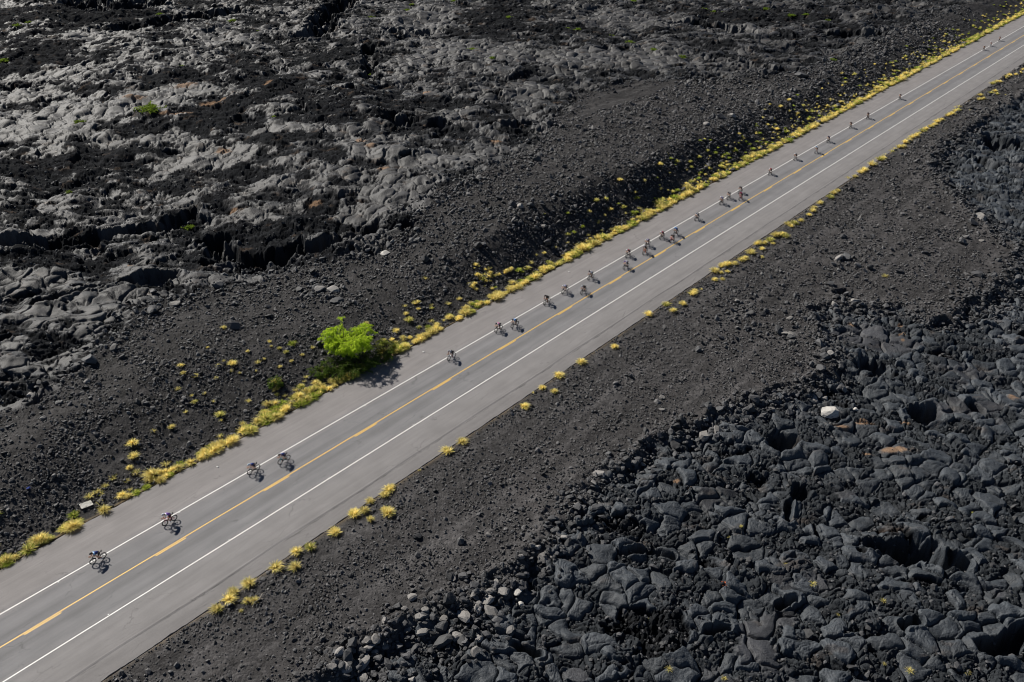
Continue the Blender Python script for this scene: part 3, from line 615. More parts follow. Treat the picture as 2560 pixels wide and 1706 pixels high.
# front wheel px, jersey main, shoulders, helmet, frame, shoes, label clothing, bike words
RID = [((234.8, 1410.3), 'navy', 'sky', 'black', 'black', 'white', 'navy blue jersey with pale blue shoulder and black helmet, foremost of all', 'black'),
       ((414.4, 1314.4), 'purple', 'white', 'white', 'dred', 'white', 'purple and white jersey and white helmet, alone behind the foremost rider', 'dark red'),
       ((625.6, 1186.5), 'navy', 'navy', 'pale', 'black', 'black', 'dark navy jersey and pale blue helmet, front rider of the nearest pair', 'black'),
       ((701.8, 1161.2), 'navy', 'navy', 'black', 'teal', 'black', 'navy jersey and black helmet on a teal bike, in the nearest pair', 'teal and black'),
       ((1122.3, 901.6), 'black', 'grey', 'grey', 'white', 'white', 'black jersey and pale grey helmet, riding alone past the green bush', 'white'),
       ((1240.3, 830.9), 'mag', 'white', 'black', 'black', 'black', 'magenta and white jersey', 'black'),
       ((1281, 820.7), 'blue', 'sky', 'black', 'black', 'black', 'bright blue jersey just behind the magenta rider', 'black'),
       ((1361.5, 762.3), 'black', 'black', 'black', 'black', 'black', 'all black kit and black helmet, behind the bright blue rider', 'black'),
       ((1406.9, 734.7), 'lav', 'white', 'white', 'black', 'white', 'lavender and white jersey on the edge line, beside the rider in black', 'black'),
       ((1454, 736), 'black', 'black', 'grey', 'black', 'black', 'black jersey and pale grey helmet, close to the yellow line', 'black'),
       ((1472, 700.3), 'white', 'white', 'black', 'black', 'black', 'plain white jersey and dark helmet, riding alone on the edge line', 'black'),
       ((1560, 673.5), 'lav', 'white', 'purple', 'black', 'black', 'lavender jersey and purple helmet, overtaking close to the yellow line', 'black'),
       ((1565.6, 644.2), 'dred', 'black', 'white', 'black', 'black', 'dark red and black jersey and white helmet, next to the lavender rider', 'dark'),
       ((1607.7, 636.5), 'black', 'black', 'white', 'orange', 'orange', 'black jersey and white helmet on an orange bike', 'orange'),
       ((1613.8, 618), 'purple', 'white', 'white', 'black', 'black', 'purple and white jersey, half hidden behind the orange bike', 'black'),
       ((1650.7, 598.5), 'dred', 'dred', 'white', 'black', 'black', 'crimson jersey and white helmet, left of a dark overlapping pair', 'black'),
       ((1685, 590), 'blue', 'blue', 'sky', 'black', 'white', 'blue jersey and sky blue helmet, half hidden behind a rider in black', 'black'),
       ((1676, 607), 'black', 'black', 'black', 'red', 'black', 'black kit riding in front of the blue rider', 'dark red'),
       ((1737.9, 551.9), 'black', 'white', 'grey', 'black', 'white', 'black and white jersey, riding alone in mid pack', 'black'),
       ((1799.9, 511.8), 'lav', 'lav', 'white', 'black', 'black', 'pale lavender jersey and white helmet, first of a group of four', 'black'),
       ((1817.7, 498.8), 'black', 'grey', 'black', 'black', 'black', 'black and grey jersey, second of the group of four', 'black'),
       ((1846.9, 484.7), 'black', 'black', 'black', 'white', 'black', 'black kit on a white bike, at the back of the group of four', 'white'),
       ((1848, 501), 'purple', 'dred', 'dred', 'dred', 'pink', 'dark purple jersey and red helmet, overtaking within the group of four', 'dark red'),
       ((1921.7, 438), 'red', 'red', 'white', 'black', 'black', 'bright red jersey and white helmet', 'black'),
       ((1985, 400.8), 'black', 'dgrey', 'white', 'black', 'white', 'black kit and white helmet, behind the bright red rider', 'black'),
       ((2037.4, 384), 'pale', 'white', 'sky', 'white', 'white', 'pale blue and white kit, nearer the middle of the lane', 'white'),
       ((2067.5, 356.8), 'purple', 'black', 'black', 'black', 'black', 'dark purple jersey behind the pale blue rider', 'black'),
       ((2123.6, 320.9), 'black', 'black', 'black', 'black', 'black', 'all black kit, front one of two far dark riders', 'black'),
       ((2166.5, 297.9), 'dgrey', 'black', 'black', 'black', 'black', 'dark grey kit, rear one of two far dark riders', 'black'),
       ((2247, 249.3), 'black', 'black', 'grey', 'black', 'black', 'dark kit and grey helmet, alone far up the road', 'black'),
       ((2457.6, 126.5), 'dgrey', 'black', 'grey', 'black', 'black', 'dark grey kit, first of the three farthest riders', 'black'),
       ((2475, 116.7), 'grey', 'white', 'white', 'white', 'white', 'pale grey kit, middle one of the three farthest riders', 'white'),
       ((2496.6, 103.5), 'dred', 'black', 'black', 'black', 'black', 'dark red kit, the very farthest rider', 'black')]
HEADING = Vector((-SA, -CA, 0)); HANG = math.atan2(-CA, -SA)
MC = {k: simple('cloth_' + k, v, .5, 0, .1) for k, v in C.items()}
FR = {k: simple('paint_' + k, C[k], .28, 0, .05) for k in ('black', 'dred', 'teal', 'white', 'orange', 'red')}
SKINS = [simple('skin_tone', c, .5, 0, .06) for c in ((.45, .24, .15), (.33, .16, .09), (.55, .32, .22))]
NICK = ['foremost rider', 'purple and white rider', 'front rider of the nearest pair', 'rider of the teal bike', 'rider passing the green bush', 'magenta rider', 'bright blue rider', 'black rider after the bright blue', 'lavender and white edge line rider', 'black rider by the yellow line', 'plain white rider', 'purple helmeted lavender rider', 'dark red, white helmeted rider', 'rider of the orange bike', 'rider hidden behind the orange bike', 'crimson rider', 'half hidden blue rider', 'rider hiding the blue one', 'black and white mid pack rider', 'lavender leader of the four', 'second rider of the four', 'last black rider of the four', 'red helmeted rider of the four', 'bright red rider', 'rider behind the bright red one', 'pale blue and white rider', 'dark purple rider', 'front far dark rider', 'rear far dark rider', 'lone dark far rider', 'first of the three farthest riders', 'pale grey far rider', 'very farthest rider']
RIDER_S = []
for i, (px, jm, js, he, fr, shoe, lab, bw) in enumerate(RID):
    b0, p0 = POSES[(i * 7 + i // 3) % 4]
    fx, fy = at(*px)
    pos = Vector((fx, fy, 0.004)) - HEADING * .5
    yaw = HANG + math.radians(random.uniform(-1.5, 1.5))
    b = copy_tree(b0); p = copy_tree(p0); b.location = pos; p.location = pos; b.rotation_euler = (0, 0, yaw); p.rotation_euler = (0, 0, yaw)
    RIDER_S.append((st_of(fx, fy)[0], NICK[i]))
    tag(p, ('cyclist in ' + lab), 'person', 'cyclists riding along the highway'); tag(b, f'{bw} racing bicycle under the ' + NICK[i], 'bicycle', 'racing bicycles on the highway')
    p.material_slots[0].link = 'OBJECT'; p.material_slots[0].material = SKINS[i % 3]
    jmat = jersey_mat('jersey_cloth', C[jm], C[js])
    for o in walk(p):
        n = o.name.split('.')[0]
        if n == 'jersey': setmat(o, jmat)
        if n == 'helmet': setmat(o, MC[he])
        if n == 'shoe': setmat(o, MC[shoe])
    for o in walk(b):
        if o.name.split('.')[0] == 'frame': setmat(o, FR[fr])
        if o.name.split('.')[0] == 'handlebar' and fr in ('dred', 'red'): setmat(o, FR[fr])
for b, p in POSES:
    for r in (b, p):
        for o in reversed(list(walk(r))): bpy.data.objects.remove(o)
for b_ in ('bicycle', 'person'): pass

# ------------------------------------------------------------------ grass tufts
def tuft_arrays(rs, n, H, R, green=.2, up=1.0, wid=.024, lean=(0, 0)):
    V = []; Fq = []; Cc = []
    for k in range(n):
        a = rs.uniform(0, 6.2832); rr = math.sqrt(rs.uniform(0, 1)); r0 = rr * .22 * R
        out = rr * R * rs.uniform(.6, 1.15); h = H * rs.uniform(.55, 1.1) * (1 - .35 * rr) * up
        dx, dy = math.cos(a), math.sin(a); a2 = a + rs.uniform(.8, 2.2); wx, wy = math.cos(a2), math.sin(a2)
        g = 1 if rs.random() < green else 0
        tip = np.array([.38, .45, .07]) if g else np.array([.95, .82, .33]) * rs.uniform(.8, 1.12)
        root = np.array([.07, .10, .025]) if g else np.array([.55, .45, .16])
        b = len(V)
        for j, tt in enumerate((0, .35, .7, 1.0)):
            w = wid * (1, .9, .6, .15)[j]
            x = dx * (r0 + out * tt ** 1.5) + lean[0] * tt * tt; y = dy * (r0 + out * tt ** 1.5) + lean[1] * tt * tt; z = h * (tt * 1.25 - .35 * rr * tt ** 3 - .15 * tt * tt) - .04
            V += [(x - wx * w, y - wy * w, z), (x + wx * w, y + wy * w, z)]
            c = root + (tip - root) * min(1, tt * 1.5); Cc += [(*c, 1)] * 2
        Fq += [(b + 2 * j, b + 2 * j + 1, b + 2 * j + 3, b + 2 * j + 2) for j in range(3)]
    return np.array(V, F4), np.array(Fq, np.int32), np.array(Cc, F4)
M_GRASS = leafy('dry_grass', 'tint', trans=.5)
def rnd(seed): return np.random.default_rng(seed)
ARR = {'straw': [tuft_arrays(rnd(100 + k), 190, .62, .55, .06, lean=(.12 * math.cos(k), .12 * math.sin(k))) for k in range(6)],
       'mixed': [tuft_arrays(rnd(130 + k), 190, .60, .60, .45) for k in range(4)],
       'green': [tuft_arrays(rnd(150 + k), 180, .50, .60, .93) for k in range(3)],
       'thin': [tuft_arrays(rnd(170 + k), 70, .50, .50, .12, wid=.017) for k in range(4)]}
def arr_mesh(name, A, mat, smooth=False):
    me = mesh_np(name, A[0], A[1], smooth); vcol(me, 'tint', A[2]); me.materials.append(mat); return me
TM = {k: [arr_mesh('grass_tuft', a, M_GRASS) for a in L] for k, L in ARR.items()}
WORD = {'straw': 'straw yellow', 'mixed': 'yellow green', 'green': 'fresh green', 'thin': 'sparse straw'}
RIDER_S.sort()
def beside(s):
    d, lab = min((abs(a - s), l) for a, l in RIDER_S)
    return lab
TUFTS = []     # kind, s-position, x, y, scale, label stem, group
lower_px = [(546, 1526, 1), (572, 1501, 1), (586, 1484, .9), (624.6, 1461, 1.05), (602.5, 1529, .45), (620, 1505, .6), (634.6, 1503.5, .65), (689.7, 1421, 1), (743, 1381, .95), (777, 1371, .85), (741, 1421, .9), (839.6, 1334.7, 1), (861.7, 1296.6, .65), (886, 1290.5, 1), (880, 1285, .8), (911, 1278.5, .8), (926, 1256, .75),
            (925, 1302.6, .6), (969.5, 1288.5, 1.05), (966, 1278, .7), (964, 1240, .75), (974, 1228, 1.0), (980, 1222, .7), (1120, 1131, 1.1), (1154, 1107, 1.05), (1048, 1177, .35), (1310, 1019.5, 1), (1333, 982.7, .45), (1357, 972, .7), (1383.7, 981.6, .75), (1395, 941.7, 1), (1452, 907, 1), (1537.5, 870, .85), (1621.7, 789.6, .95), (1665, 763, 1),
            (1708, 763, .95), (1684, 780, .85), (1730, 738, 1.1), (1735, 731, .8), (1753, 725, .5), (1785, 702, .75), (1806, 701, .65), (1787, 681, 1.2), (1801, 684, .6), (1819, 682, .6), (1803, 668, 1.0), (1812, 666, 1.1), (1822, 663, 1.1), (1835, 661.5, 1), (1852, 652, 1.1), (1862, 648, 1.05), (1878, 636, 1.4), (1903.5, 645, .7), (1903.5, 626, .8),
            (1892, 612, 1.0), (1900, 610, 1.0), (1909, 610, .9), (1925, 603, 1.1), (1933, 611, .7), (1937, 592, 1.1), (1946, 590, 1.1), (1955, 587.5, 1.2), (1962, 593, 1.1), (1970, 563, 1), (1978, 568, .8), (1985, 560, 1), (2000, 553, .9), (2022, 540, .9), (2030, 530, 1), (2035, 521, 1.0), (2050, 510, 1), (2075, 496, 1), (2085, 486, 1), (2095, 480, .9), (2121.6, 445.7, 1.3), (2135.6, 443.5, 1.0),
            (2150, 433, 1.2), (2158, 428, 1.2), (2177.7, 414.4, 1.3), (2200, 401, 1.2), (2209, 399, 1.2), (2207, 389, 1.2), (2214, 387, 1.0), (2228, 379, 1.3), (2236, 374, 1.2), (2246, 370, 1.2), (2256, 368, 1.1), (2262, 358, 1.2), (2271, 354, 1.3), (2280, 346, 1.2), (2288, 341, 1.2), (2297, 336, 1.1), (2306, 329, 1.2), (2315, 324.5, 1.2), (2325, 318, 1.1), (2334, 313, 1.2), (2343, 307, 1.2), (2352, 301, 1.2), (2368, 291, 1.2), (2377, 287, 1.2), (2387, 281, 1.2), (2394, 277, 1.1), (2395, 267, 1.3), (2388, 269, 1.1),
            (2449, 251, 1.2), (2456, 249, 1.1), (2450, 240, 1.2), (2477, 234, 1.0), (2488, 230, 1.1), (2492, 236, .9), (2481, 211, 1.2), (2490, 207, 1.3), (2499, 206, 1.1), (2508, 198, 1.3), (2516, 195, 1.3), (2524, 191, 1.2), (2538, 188, 1.0), (2548, 184, 1.1), (2556, 176, 1.0), (2424, 276, .5), (2513, 238, .5)]
for u, v, k in lower_px:
    x, y = at_ground(u, v)
    s, t = st_of(x, y)
    kind = random.choices(['straw', 'mixed'], [9, 1])[0] if k > .5 else 'thin'
    TUFTS.append((kind, s, x, y, k * random.uniform(1.2, 1.45), 'low', 99))
bank_px = [(332, 1109, 1.1), (333, 1146, 1.0), (324, 1171, .7), (283, 1197, .9), (264, 1217, .8), (444, 975, .8), (454, 916, .7), (460, 935, .6), (490, 942, .7), (546, 916, .7), (583, 912, 1.0), (578, 928, .7), (645, 908, .8), (540, 947, .6), (674, 856, .7), (678, 868, .5), (781, 872, .7), (698, 872, .5), (715, 883, .6), (559, 823, .7), (688, 960, 1.1), (690, 975, .9), (487, 1008, .6), (511, 986, .6), (465, 1032, .6), (384, 1081, .7),
           (1013, 766, .7), (1036, 760, .9), (1047, 774, .6), (1078, 764, .7), (1015, 788, .7), (245, 1230, .8), (225, 1244, .9), (235, 1235, .6), (305, 1240, 1.0), (318, 1205, .7), (560, 905, .5), (600, 935, .5), (480, 990, .5), (640, 930, .5), (660, 900, .45), (730, 905, .5), (755, 890, .5), (700, 920, .55), (620, 880, .45), (520, 870, .4)]
for k in range(44):
    bank_px.append((random.uniform(1180, 1280), random.uniform(638, 745), random.uniform(.45, .85)))
bank_px = [q for q in bank_px if not (q[0] > 1180 and q[1] > 1395 - .575 * q[0] + 20)]
for u, v, k in bank_px:
    x, y = at_ground(u, v); s, t = st_of(x, y)
    TUFTS.append((random.choices(['thin', 'straw', 'mixed'], [5, 4, 1])[0] if k < 1 else 'straw', s, x, y, k * 1.2, 'bank', 60 if k > .6 else 30))
rs = rnd(77)
def dens(s):      # tufts per metre in the front row, in the scatter behind it, share of green
    P = [(-40, 1.6, .6, .3), (11, 2.0, .8, .35), (15, 2.2, .8, .40), (19, 1.2, .5, .25), (22, .35, .35, .1), (25, .9, .6, .1), (28, 1.6, .8, .1), (31, 2.3, .9, .12), (36, 2.6, 1.4, .15), (44, 2.6, 2.4, .2), (50, 2.6, 3.0, .35), (54, 2.2, 1.6, .75), (58, 1.2, 1.5, .8), (62, 1.6, 2.0, .45), (66, 2.4, 1.8, .15), (75, 2.6, 1.5, .12), (85, 2.6, 1.2, .15), (95, 2.6, 1.3, .35), (105, 2.8, 1.3, .35), (115, 2.8, 1.2, .3), (125, 2.8, 2.0, .15), (135, 2.6, 2.6, .2), (150, 3.0, 3.2, .6), (165, 2.8, 3.0, .45), (190, 2.6, 3.2, .2), (250, 2.6, 3.2, .2), (285, 2.6, 2.8, .4), (300, 3.0, 2.0, .8), (330, 2.8, 2.0, .5), (400, 2.2, 1.5, .3)]
    a = np.array(P); return [np.interp(s, a[:, 0], a[:, c]) for c in (1, 2, 3)]
CL = perlin(np.arange(-20, 421, .25) / 2.4, np.full(1764, .3), 401)
for s in np.arange(-20, 420, .25):
    d1, d2, gs = dens(s)
    clump = .55 + .9 * float(CL[int(round((s + 20) / .25))] + .35)
    for dn, back in ((d1 * max(.3, clump), False), (d2, True)):
        for _ in range(rs.poisson(dn * .25 * (1.75 if not back else 1.1))):
            ss = s + rs.uniform(0, .25)
            t = T_UP + (.18 + rs.uniform(0, 1.75) * rs.uniform(.1, 1) if not back else .7 + rs.exponential(2.2 if ss < 115 else 3.0))
            if back and 52 < ss < 61 and t < 17: t = T_UP + .5 + rs.random() * .6
            if t > T_UP + 10: continue
            g = rs.random() - .10
            kind = ('green' if rs.random() < .6 else 'mixed') if g < gs else ('straw' if not back or rs.random() < .4 else 'thin')
            k = .8 * rs.lognormal(0, .28) if not back else rs.uniform(.45, .95)
            x, y = xy_of(ss, t)
            TUFTS.append((kind, ss, x, y, k * 1.3, 'verge', 0))
Z = ground_chunked(np.array([q[2] for q in TUFTS]), np.array([q[3] for q in TUFTS]))[0]
def size_px(q):
    return 2150 * q[4] / math.sqrt(q[2] ** 2 + q[3] ** 2 + CAMH ** 2)
vis = []
for i, q in enumerate(TUFTS):
    u, v = to_px(q[2], q[3], Z[i])
    vis.append(q[6] * 100 + size_px(q) if -10 < u < 2570 and -10 < v < 1720 else -1)
order = np.argsort(-np.array(vis)); solo = set(int(i) for i in order[:296])
rest = [[], [], []]; off = 0
PLACE = {'low': ('on the near roadside', 'grass tufts along the near pavement edge'), 'bank': ('on the upper gravel', 'grass tufts scattered on the upper gravel bank'), 'verge': ('in the far verge', 'grass tufts packed along the far verge')}
for i, (kind, s, x, y, k, where, _) in enumerate(TUFTS):
    rot = rs.uniform(0, 6.2832); vi = int(rs.integers(0, len(ARR[kind]))); kz = k * rs.uniform(.85, 1.1)
    if i in solo:
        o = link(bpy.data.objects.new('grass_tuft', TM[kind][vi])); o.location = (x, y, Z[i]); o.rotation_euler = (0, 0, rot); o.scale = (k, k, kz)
        pl, gr = PLACE[where]
        sz = 'big ' if k > 1.02 else ('small ' if k < .66 else '')
        tag(o, f'{sz}{WORD[kind]} tuft {pl}, by the {beside(s)}', 'grass tuft', gr)
    else:
        V, Fq, Cc = ARR[kind][vi]; c, sn = math.cos(rot), math.sin(rot)
        W = np.stack([x + k * (V[:, 0] * c - V[:, 1] * sn), y + k * (V[:, 0] * sn + V[:, 1] * c), Z[i] + kz * V[:, 2]], -1)
        rest[0].append(W); rest[1].append(Fq + off); rest[2].append(Cc * rs.uniform(.8, 1.1)); off += len(V)
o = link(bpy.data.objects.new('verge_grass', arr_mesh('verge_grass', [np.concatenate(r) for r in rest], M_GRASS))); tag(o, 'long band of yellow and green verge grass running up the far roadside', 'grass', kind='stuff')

# ------------------------------------------------------------------ the green bush and the low shrubs
def leaf_cloud(paths, rs, step, L, W, colA, colB, droop=.3):
    """fronds (a narrow leaf of two quads) set along branch paths"""
    V = []; Fq = []; Cc = []
    for P in paths:
        for (a, b) in zip(P[:-1], P[1:]):
            d = b - a; n = max(1, int(d.length / step))
            for j in range(n):
                p = a + d * ((j + rs.random()) / n)
                for sgn in (-1, 1):
                    dirv = (d.normalized() * .55 + Vector((rs.normal(0, .6), rs.normal(0, .6), rs.normal(.05, .35)))).normalized()
                    l = L * rs.uniform(.6, 1.25); side = dirv.cross(Vector((rs.normal(0, .5), rs.normal(0, .5), 1))).normalized() * W
                    q1 = p + dirv * l * .5; q2 = p + dirv * l + Vector((0, 0, -droop * l)); b0 = len(V)
                    V += [p - side * .2, p + side * .2, q1 + side, q1 - side, q2 + side * .35, q2 - side * .35]
                    Fq += [(b0, b0 + 1, b0 + 2, b0 + 3), (b0 + 3, b0 + 2, b0 + 4, b0 + 5)]
                    k = rs.random(); c = tuple(x * (1 - k) + y * k for x, y in zip(colA, colB)); Cc += [(*c, 1)] * 6
    return np.array([tuple(v) for v in V], F4), np.array(Fq, np.int32), np.array(Cc, F4)
M_LEAF = leafy('bush_leaf', 'tint', trans=.5); M_BARK = simple('grey_bark', (.16, .12, .09), .85, 0, .3, 12)
def bush(name, u, v, H, R, seed, label, cat, colA, colB, limbs=9, L=.30, W=.035, step=.05, flat=1.0, dense=5, zmin=.1, f0=.25):
    rs = rnd(seed); x, y = at_ground(u, v); z = gz(x, y)
    root = link(bpy.data.objects.new(name, None)); root.location = (x, y, z); root.empty_display_size = .5; tag(root, label, cat)
    tr = MB(); paths = []
    for k in range(limbs):
        a = 6.2832 * (k + rs.uniform(-.3, .3)) / limbs; rr = R * rs.uniform(.55, 1.0); hh = H * rs.uniform(.75, 1.0)
        pts = [Vector((rs.normal(0, .08), rs.normal(0, .08), -.15))]
        for f in (.3, .6, 1.0):
            pts.append(Vector((math.cos(a) * rr * f ** 1.2 * .8 + rs.normal(0, .1), math.sin(a) * rr * f ** 1.2 * .8 + rs.normal(0, .1), hh * (1.15 * f - .22 * f * f) * .92)))
        tr.tube(pts, [.085 * H / 4, .06 * H / 4, .04 * H / 4, .015], 6)
        for q in range(dense):
            f = rs.uniform(f0, 1.0); i = min(2, int(f * 3)); st = pts[i].lerp(pts[i + 1], f * 3 - i)
            b = a + rs.normal(0, 1.0); ln = R * rs.uniform(.28, .6)
            e1 = st + Vector((math.cos(b) * ln * .55, math.sin(b) * ln * .55, ln * rs.uniform(.05, .4) * flat)); e2 = e1 + Vector((math.cos(b + rs.normal(0, .3)) * ln * .55, math.sin(b) * ln * .55, -ln * rs.uniform(.0, .5)))
            e2.z = max(e2.z, zmin * rs.uniform(.7, 1.5))
            tr.tube([st, e1, e2], [.02 * H / 4, .012, .006], 4)
            paths.append([st.lerp(e1, .3), e1, e2])
            for w in range(3):
                b2 = b + rs.choice([-1, 1]) * rs.uniform(.5, 1.3); l2 = ln * rs.uniform(.3, .55); s0 = e1.lerp(e2, rs.random()); e3 = s0 + Vector((math.cos(b2) * l2, math.sin(b2) * l2, l2 * rs.uniform(-.5, .25))); e3.z = max(e3.z, zmin * rs.uniform(.6, 1.4))
                paths.append([s0, e3])
        paths.append([pts[2], pts[3]])
    tr.build('trunk', M_BARK, root)
    A = leaf_cloud(paths, rs, step, L, W, colA, colB)
    me = arr_mesh('crown', A, M_LEAF); link(bpy.data.objects.new('crown', me), root)
    return root
bush('bush', 874, 892, 4.9, 3.15, 5, 'large bright green feathery bush growing beside the far pavement edge', 'bush', (.34, .50, .03), (.58, .68, .075), 12, .34, .028, .046, 1.0, 9, 1.0, .38)
low = [((835, 925), 1.5, 1.7, 'low dark green shrub under the left side of the bright bush'), ((900, 925), 1.7, 1.9, 'low dark green shrub in front of the bright bush, in its shade'), ((950, 905), 1.6, 1.7, 'low dark green shrub right of the bright bush, near the pavement'),
       ((868, 938), 1.1, 1.3, 'low olive shrub in front of the bright bush at the pavement edge'), ((965, 882), 1.5, 1.5, 'yellowish green shrub right of the bright bush, farther from the pavement'), ((805, 938), 1.0, 1.1, 'small green shrub left of the bright bush above the verge'), ((690, 968), 1.2, .8, 'upright dark green weed on the gravel left of the bright bush')]
for i, (p, H, R, lab) in enumerate(low):
    bush('shrub', *p, H * 1.15, R * 1.3, 20 + i, lab, 'shrub', (.055, .10, .018), (.13, .19, .035) if 'yellow' not in lab else (.26, .27, .06), 8, .20, .024, .05, .6, 5)
clumps = [(400, 37, 18, 'beside a long dark crack in the upper left'), (583, 53, 22, 'on a pale lava dome in the upper left'), (41, 56, 16, 'by the left frame edge, upper of three'), (71, 57, 14, 'by the left frame edge, second of three'), (43, 71, 17, 'by the left frame edge, lowest of three'), (641, 77, 12, 'right of the clump on the pale dome'), (11, 153, 26, 'at the left frame edge in dark clinker'),
          (397, 174, 14, 'left of a slightly greener clump on flat slabs'), (452, 156, 14, 'on flat slabs, right of a duller clump'), (375, 283, 62, 'on a big pale cracked dome'), (200, 309, 26, 'at the foot of the big pale dome'), (685, 294, 12, 'at the tip of a narrow pale ridge'), (925, 39, 20, 'above the black cave slot'), (1016, 25, 18, 'top centre above the cave slot'), (1137, 4, 20, 'cut by the top frame edge'), (1028, 8, 14, 'top centre near the frame edge'),
          (1273, 42, 18, 'at the right edge of dark clinker, top centre'), (1180, 123, 25, 'right of and below the cave slot'), (1230, 149, 17, 'on grey slabs right of centre top'), (925, 164, 12, 'beside a narrow fissure'), (471, 567, 26, 'dull, on lava above a long black ledge'), (174, 486, 18, 'dull, on left hand lava slabs'), (1034, 567, 16, 'in cracks where slabs meet gravel'), (1583, 5, 18, 'cut by the top edge right of centre'), (1761, 24, 19, 'left one of a row near the top'),
          (1783, 28, 13, 'second of a row near the top'), (1808, 29, 11, 'third and faintest of a row near the top'), (1872, 32, 24, 'largest in the row near the top'), (1915, 22, 20, 'uppermost in the row near the top'), (1978, 43, 21, 'bright, right of the row near the top'), (2013, 42, 15, 'rightmost of the row near the top'), (1573, 105, 22, 'left of a cracked grey dome'), (1702, 149, 25, 'on top of a cracked grey dome'), (1634, 126, 20, 'faint, between two brighter clumps'),
          (1529, 87, 17, 'faint, up and left of the cracked dome'), (1443, 74, 18, 'dull olive, on flat lava top centre'), (1419, 71, 12, 'tiny, left of a dull olive one'), (2069, 47, 15, 'faint, well right of the top row'), (2082, 155, 17, 'near gravel left of the far road')]
SH = []
for k in range(5):
    r2 = rnd(300 + k); paths = []
    for j in range(46):
        a = r2.uniform(0, 6.28); rr = math.sqrt(r2.random()) * .8; p = Vector((math.cos(a) * rr, math.sin(a) * rr * .8, 0)); paths.append([p, p + Vector((r2.normal(0, .18), r2.normal(0, .18), r2.uniform(.15, .5) * (1.1 - rr)))])
    SH.append(arr_mesh('green_clump', leaf_cloud(paths, r2, .045, .22, .035, (.13, .20, .025), (.27, .36, .05)), M_LEAF))
for i, (u, v, w, lab) in enumerate(clumps):
    x, y = at_ground(u, v); d = math.sqrt(x * x + y * y + CAMH ** 2); k = w * d / 2150 / 1.75
    o = link(bpy.data.objects.new('shrub', SH[i % 5])); o.location = (x, y, gz(x, y) + .05); o.rotation_euler = (0, 0, i * 1.3); o.scale = (k, k, k * .75)
    tag(o, ('wide green shrub ' if w > 50 else 'low green shrub ') + lab, 'shrub', 'green shrubs dotted over the upper lava field')
dry = [(1821, 1331, .6, 'left of the shiny lava lump'), (2035, 1449, .8, 'left of the large collapse pit, below its level'), (2211, 1498, .7, 'below the large collapse pit'), (2098, 1529, .5, 'beside a fan shaped lobe'), (1673, 1667, .8, 'near the bottom edge, left of the smooth plate'), (1616, 1537, .7, 'in rough lava left of the smooth plate'), (2276, 1669, .9, 'at the bottom, right of centre of the lava field'), (2213, 1652, .5, 'at the bottom, beside a brighter tuft'), (2434, 1267, .8, 'right of the pit area, by rusty rock'),
       (1967, 1398, .6, 'between two dark hollows'), (1812, 1685, .6, 'on the bottom edge below the smooth plate'), (2421, 1669, .8, 'in the bottom right corner area'), (1853, 1314, .5, 'upper part of the ropy field'), (2030, 1455, .4, 'small companion left of the collapse pit'), (2212, 692, 1.3, 'spreading pale bush alone on the gravel flat')]
for u, v, k, lab in dry:
    x, y = at_ground(u, v); o = link(bpy.data.objects.new('grass_tuft', TM['thin'][int(rs.integers(0, 4))])); o.location = (x, y, gz(x, y)); o.scale = (k, k, k * .8); o.rotation_euler = (0, 0, u)
    tag(o, 'dry yellow tuft in black lava, ' + lab if k < 1.2 else 'dry straw tuft, ' + lab, 'grass tuft', 'dry tufts on the lower lava')

# ------------------------------------------------------------------ boulders and loose stones
def rock_arrays(seed, sub=2, cuts=11):
    bm = bmesh.new(); bmesh.ops.create_icosphere(bm, subdivisions=sub, radius=1); r = rnd(seed)
    co = np.array([v.co[:] for v in bm.verts]); fa = np.array([[v.index for v in f.verts] for f in bm.faces], np.int32); bm.free()
    for _ in range(cuts):
        n = r.normal(0, 1, 3); n /= np.linalg.norm(n); d = r.uniform(.45, .8); k = co @ n
        co -= np.maximum(0, k - d)[:, None] * n
    co *= np.array([r.uniform(.8, 1.25), r.uniform(.75, 1.1), r.uniform(.6, .9)]); co += r.normal(0, .025, co.shape)
    return co.astype(F4), fa
M_ROCK = rock_material('dark_basalt', (.036, .036, .038), .5, 1.8, .75); M_PALEROCK = rock_material('pale_basalt', (.17, .16, .15), .8, 1.3, .8); M_WHITEROCK = rock_material('white_rock', (.40, .38, .35), .9, 1.1, .8)
BIG = [rock_arrays(500 + k, 2, 12) for k in range(10)]; LITTLE = [rock_arrays(600 + k, 1, 7) for k in range(14)]
BM_ = []
for A in BIG:
    me = mesh_np('boulder', A[0], A[1], False); me.materials.append(M_ROCK); BM_.append(me)
def place_rock(u, v, wpx, label, mat=None, group=None, flat=1.0, asp=1.0):
    x, y = at_ground(u, v); d = math.sqrt(x * x + y * y + CAMH ** 2); r = wpx * d / 2150 / 2
    o = link(bpy.data.objects.new('boulder', BM_[int(rs.integers(0, 10))])); o.location = (x, y, gz(x, y) + r * .3 * flat); o.rotation_euler = (rs.uniform(-.3, .3), rs.uniform(-.3, .3), rs.uniform(0, 6.28)); o.scale = (r * asp, r, r * flat)
    if mat: o.material_slots[0].link = 'OBJECT'; o.material_slots[0].material = mat
    tag(o, label, 'boulder', group); return o
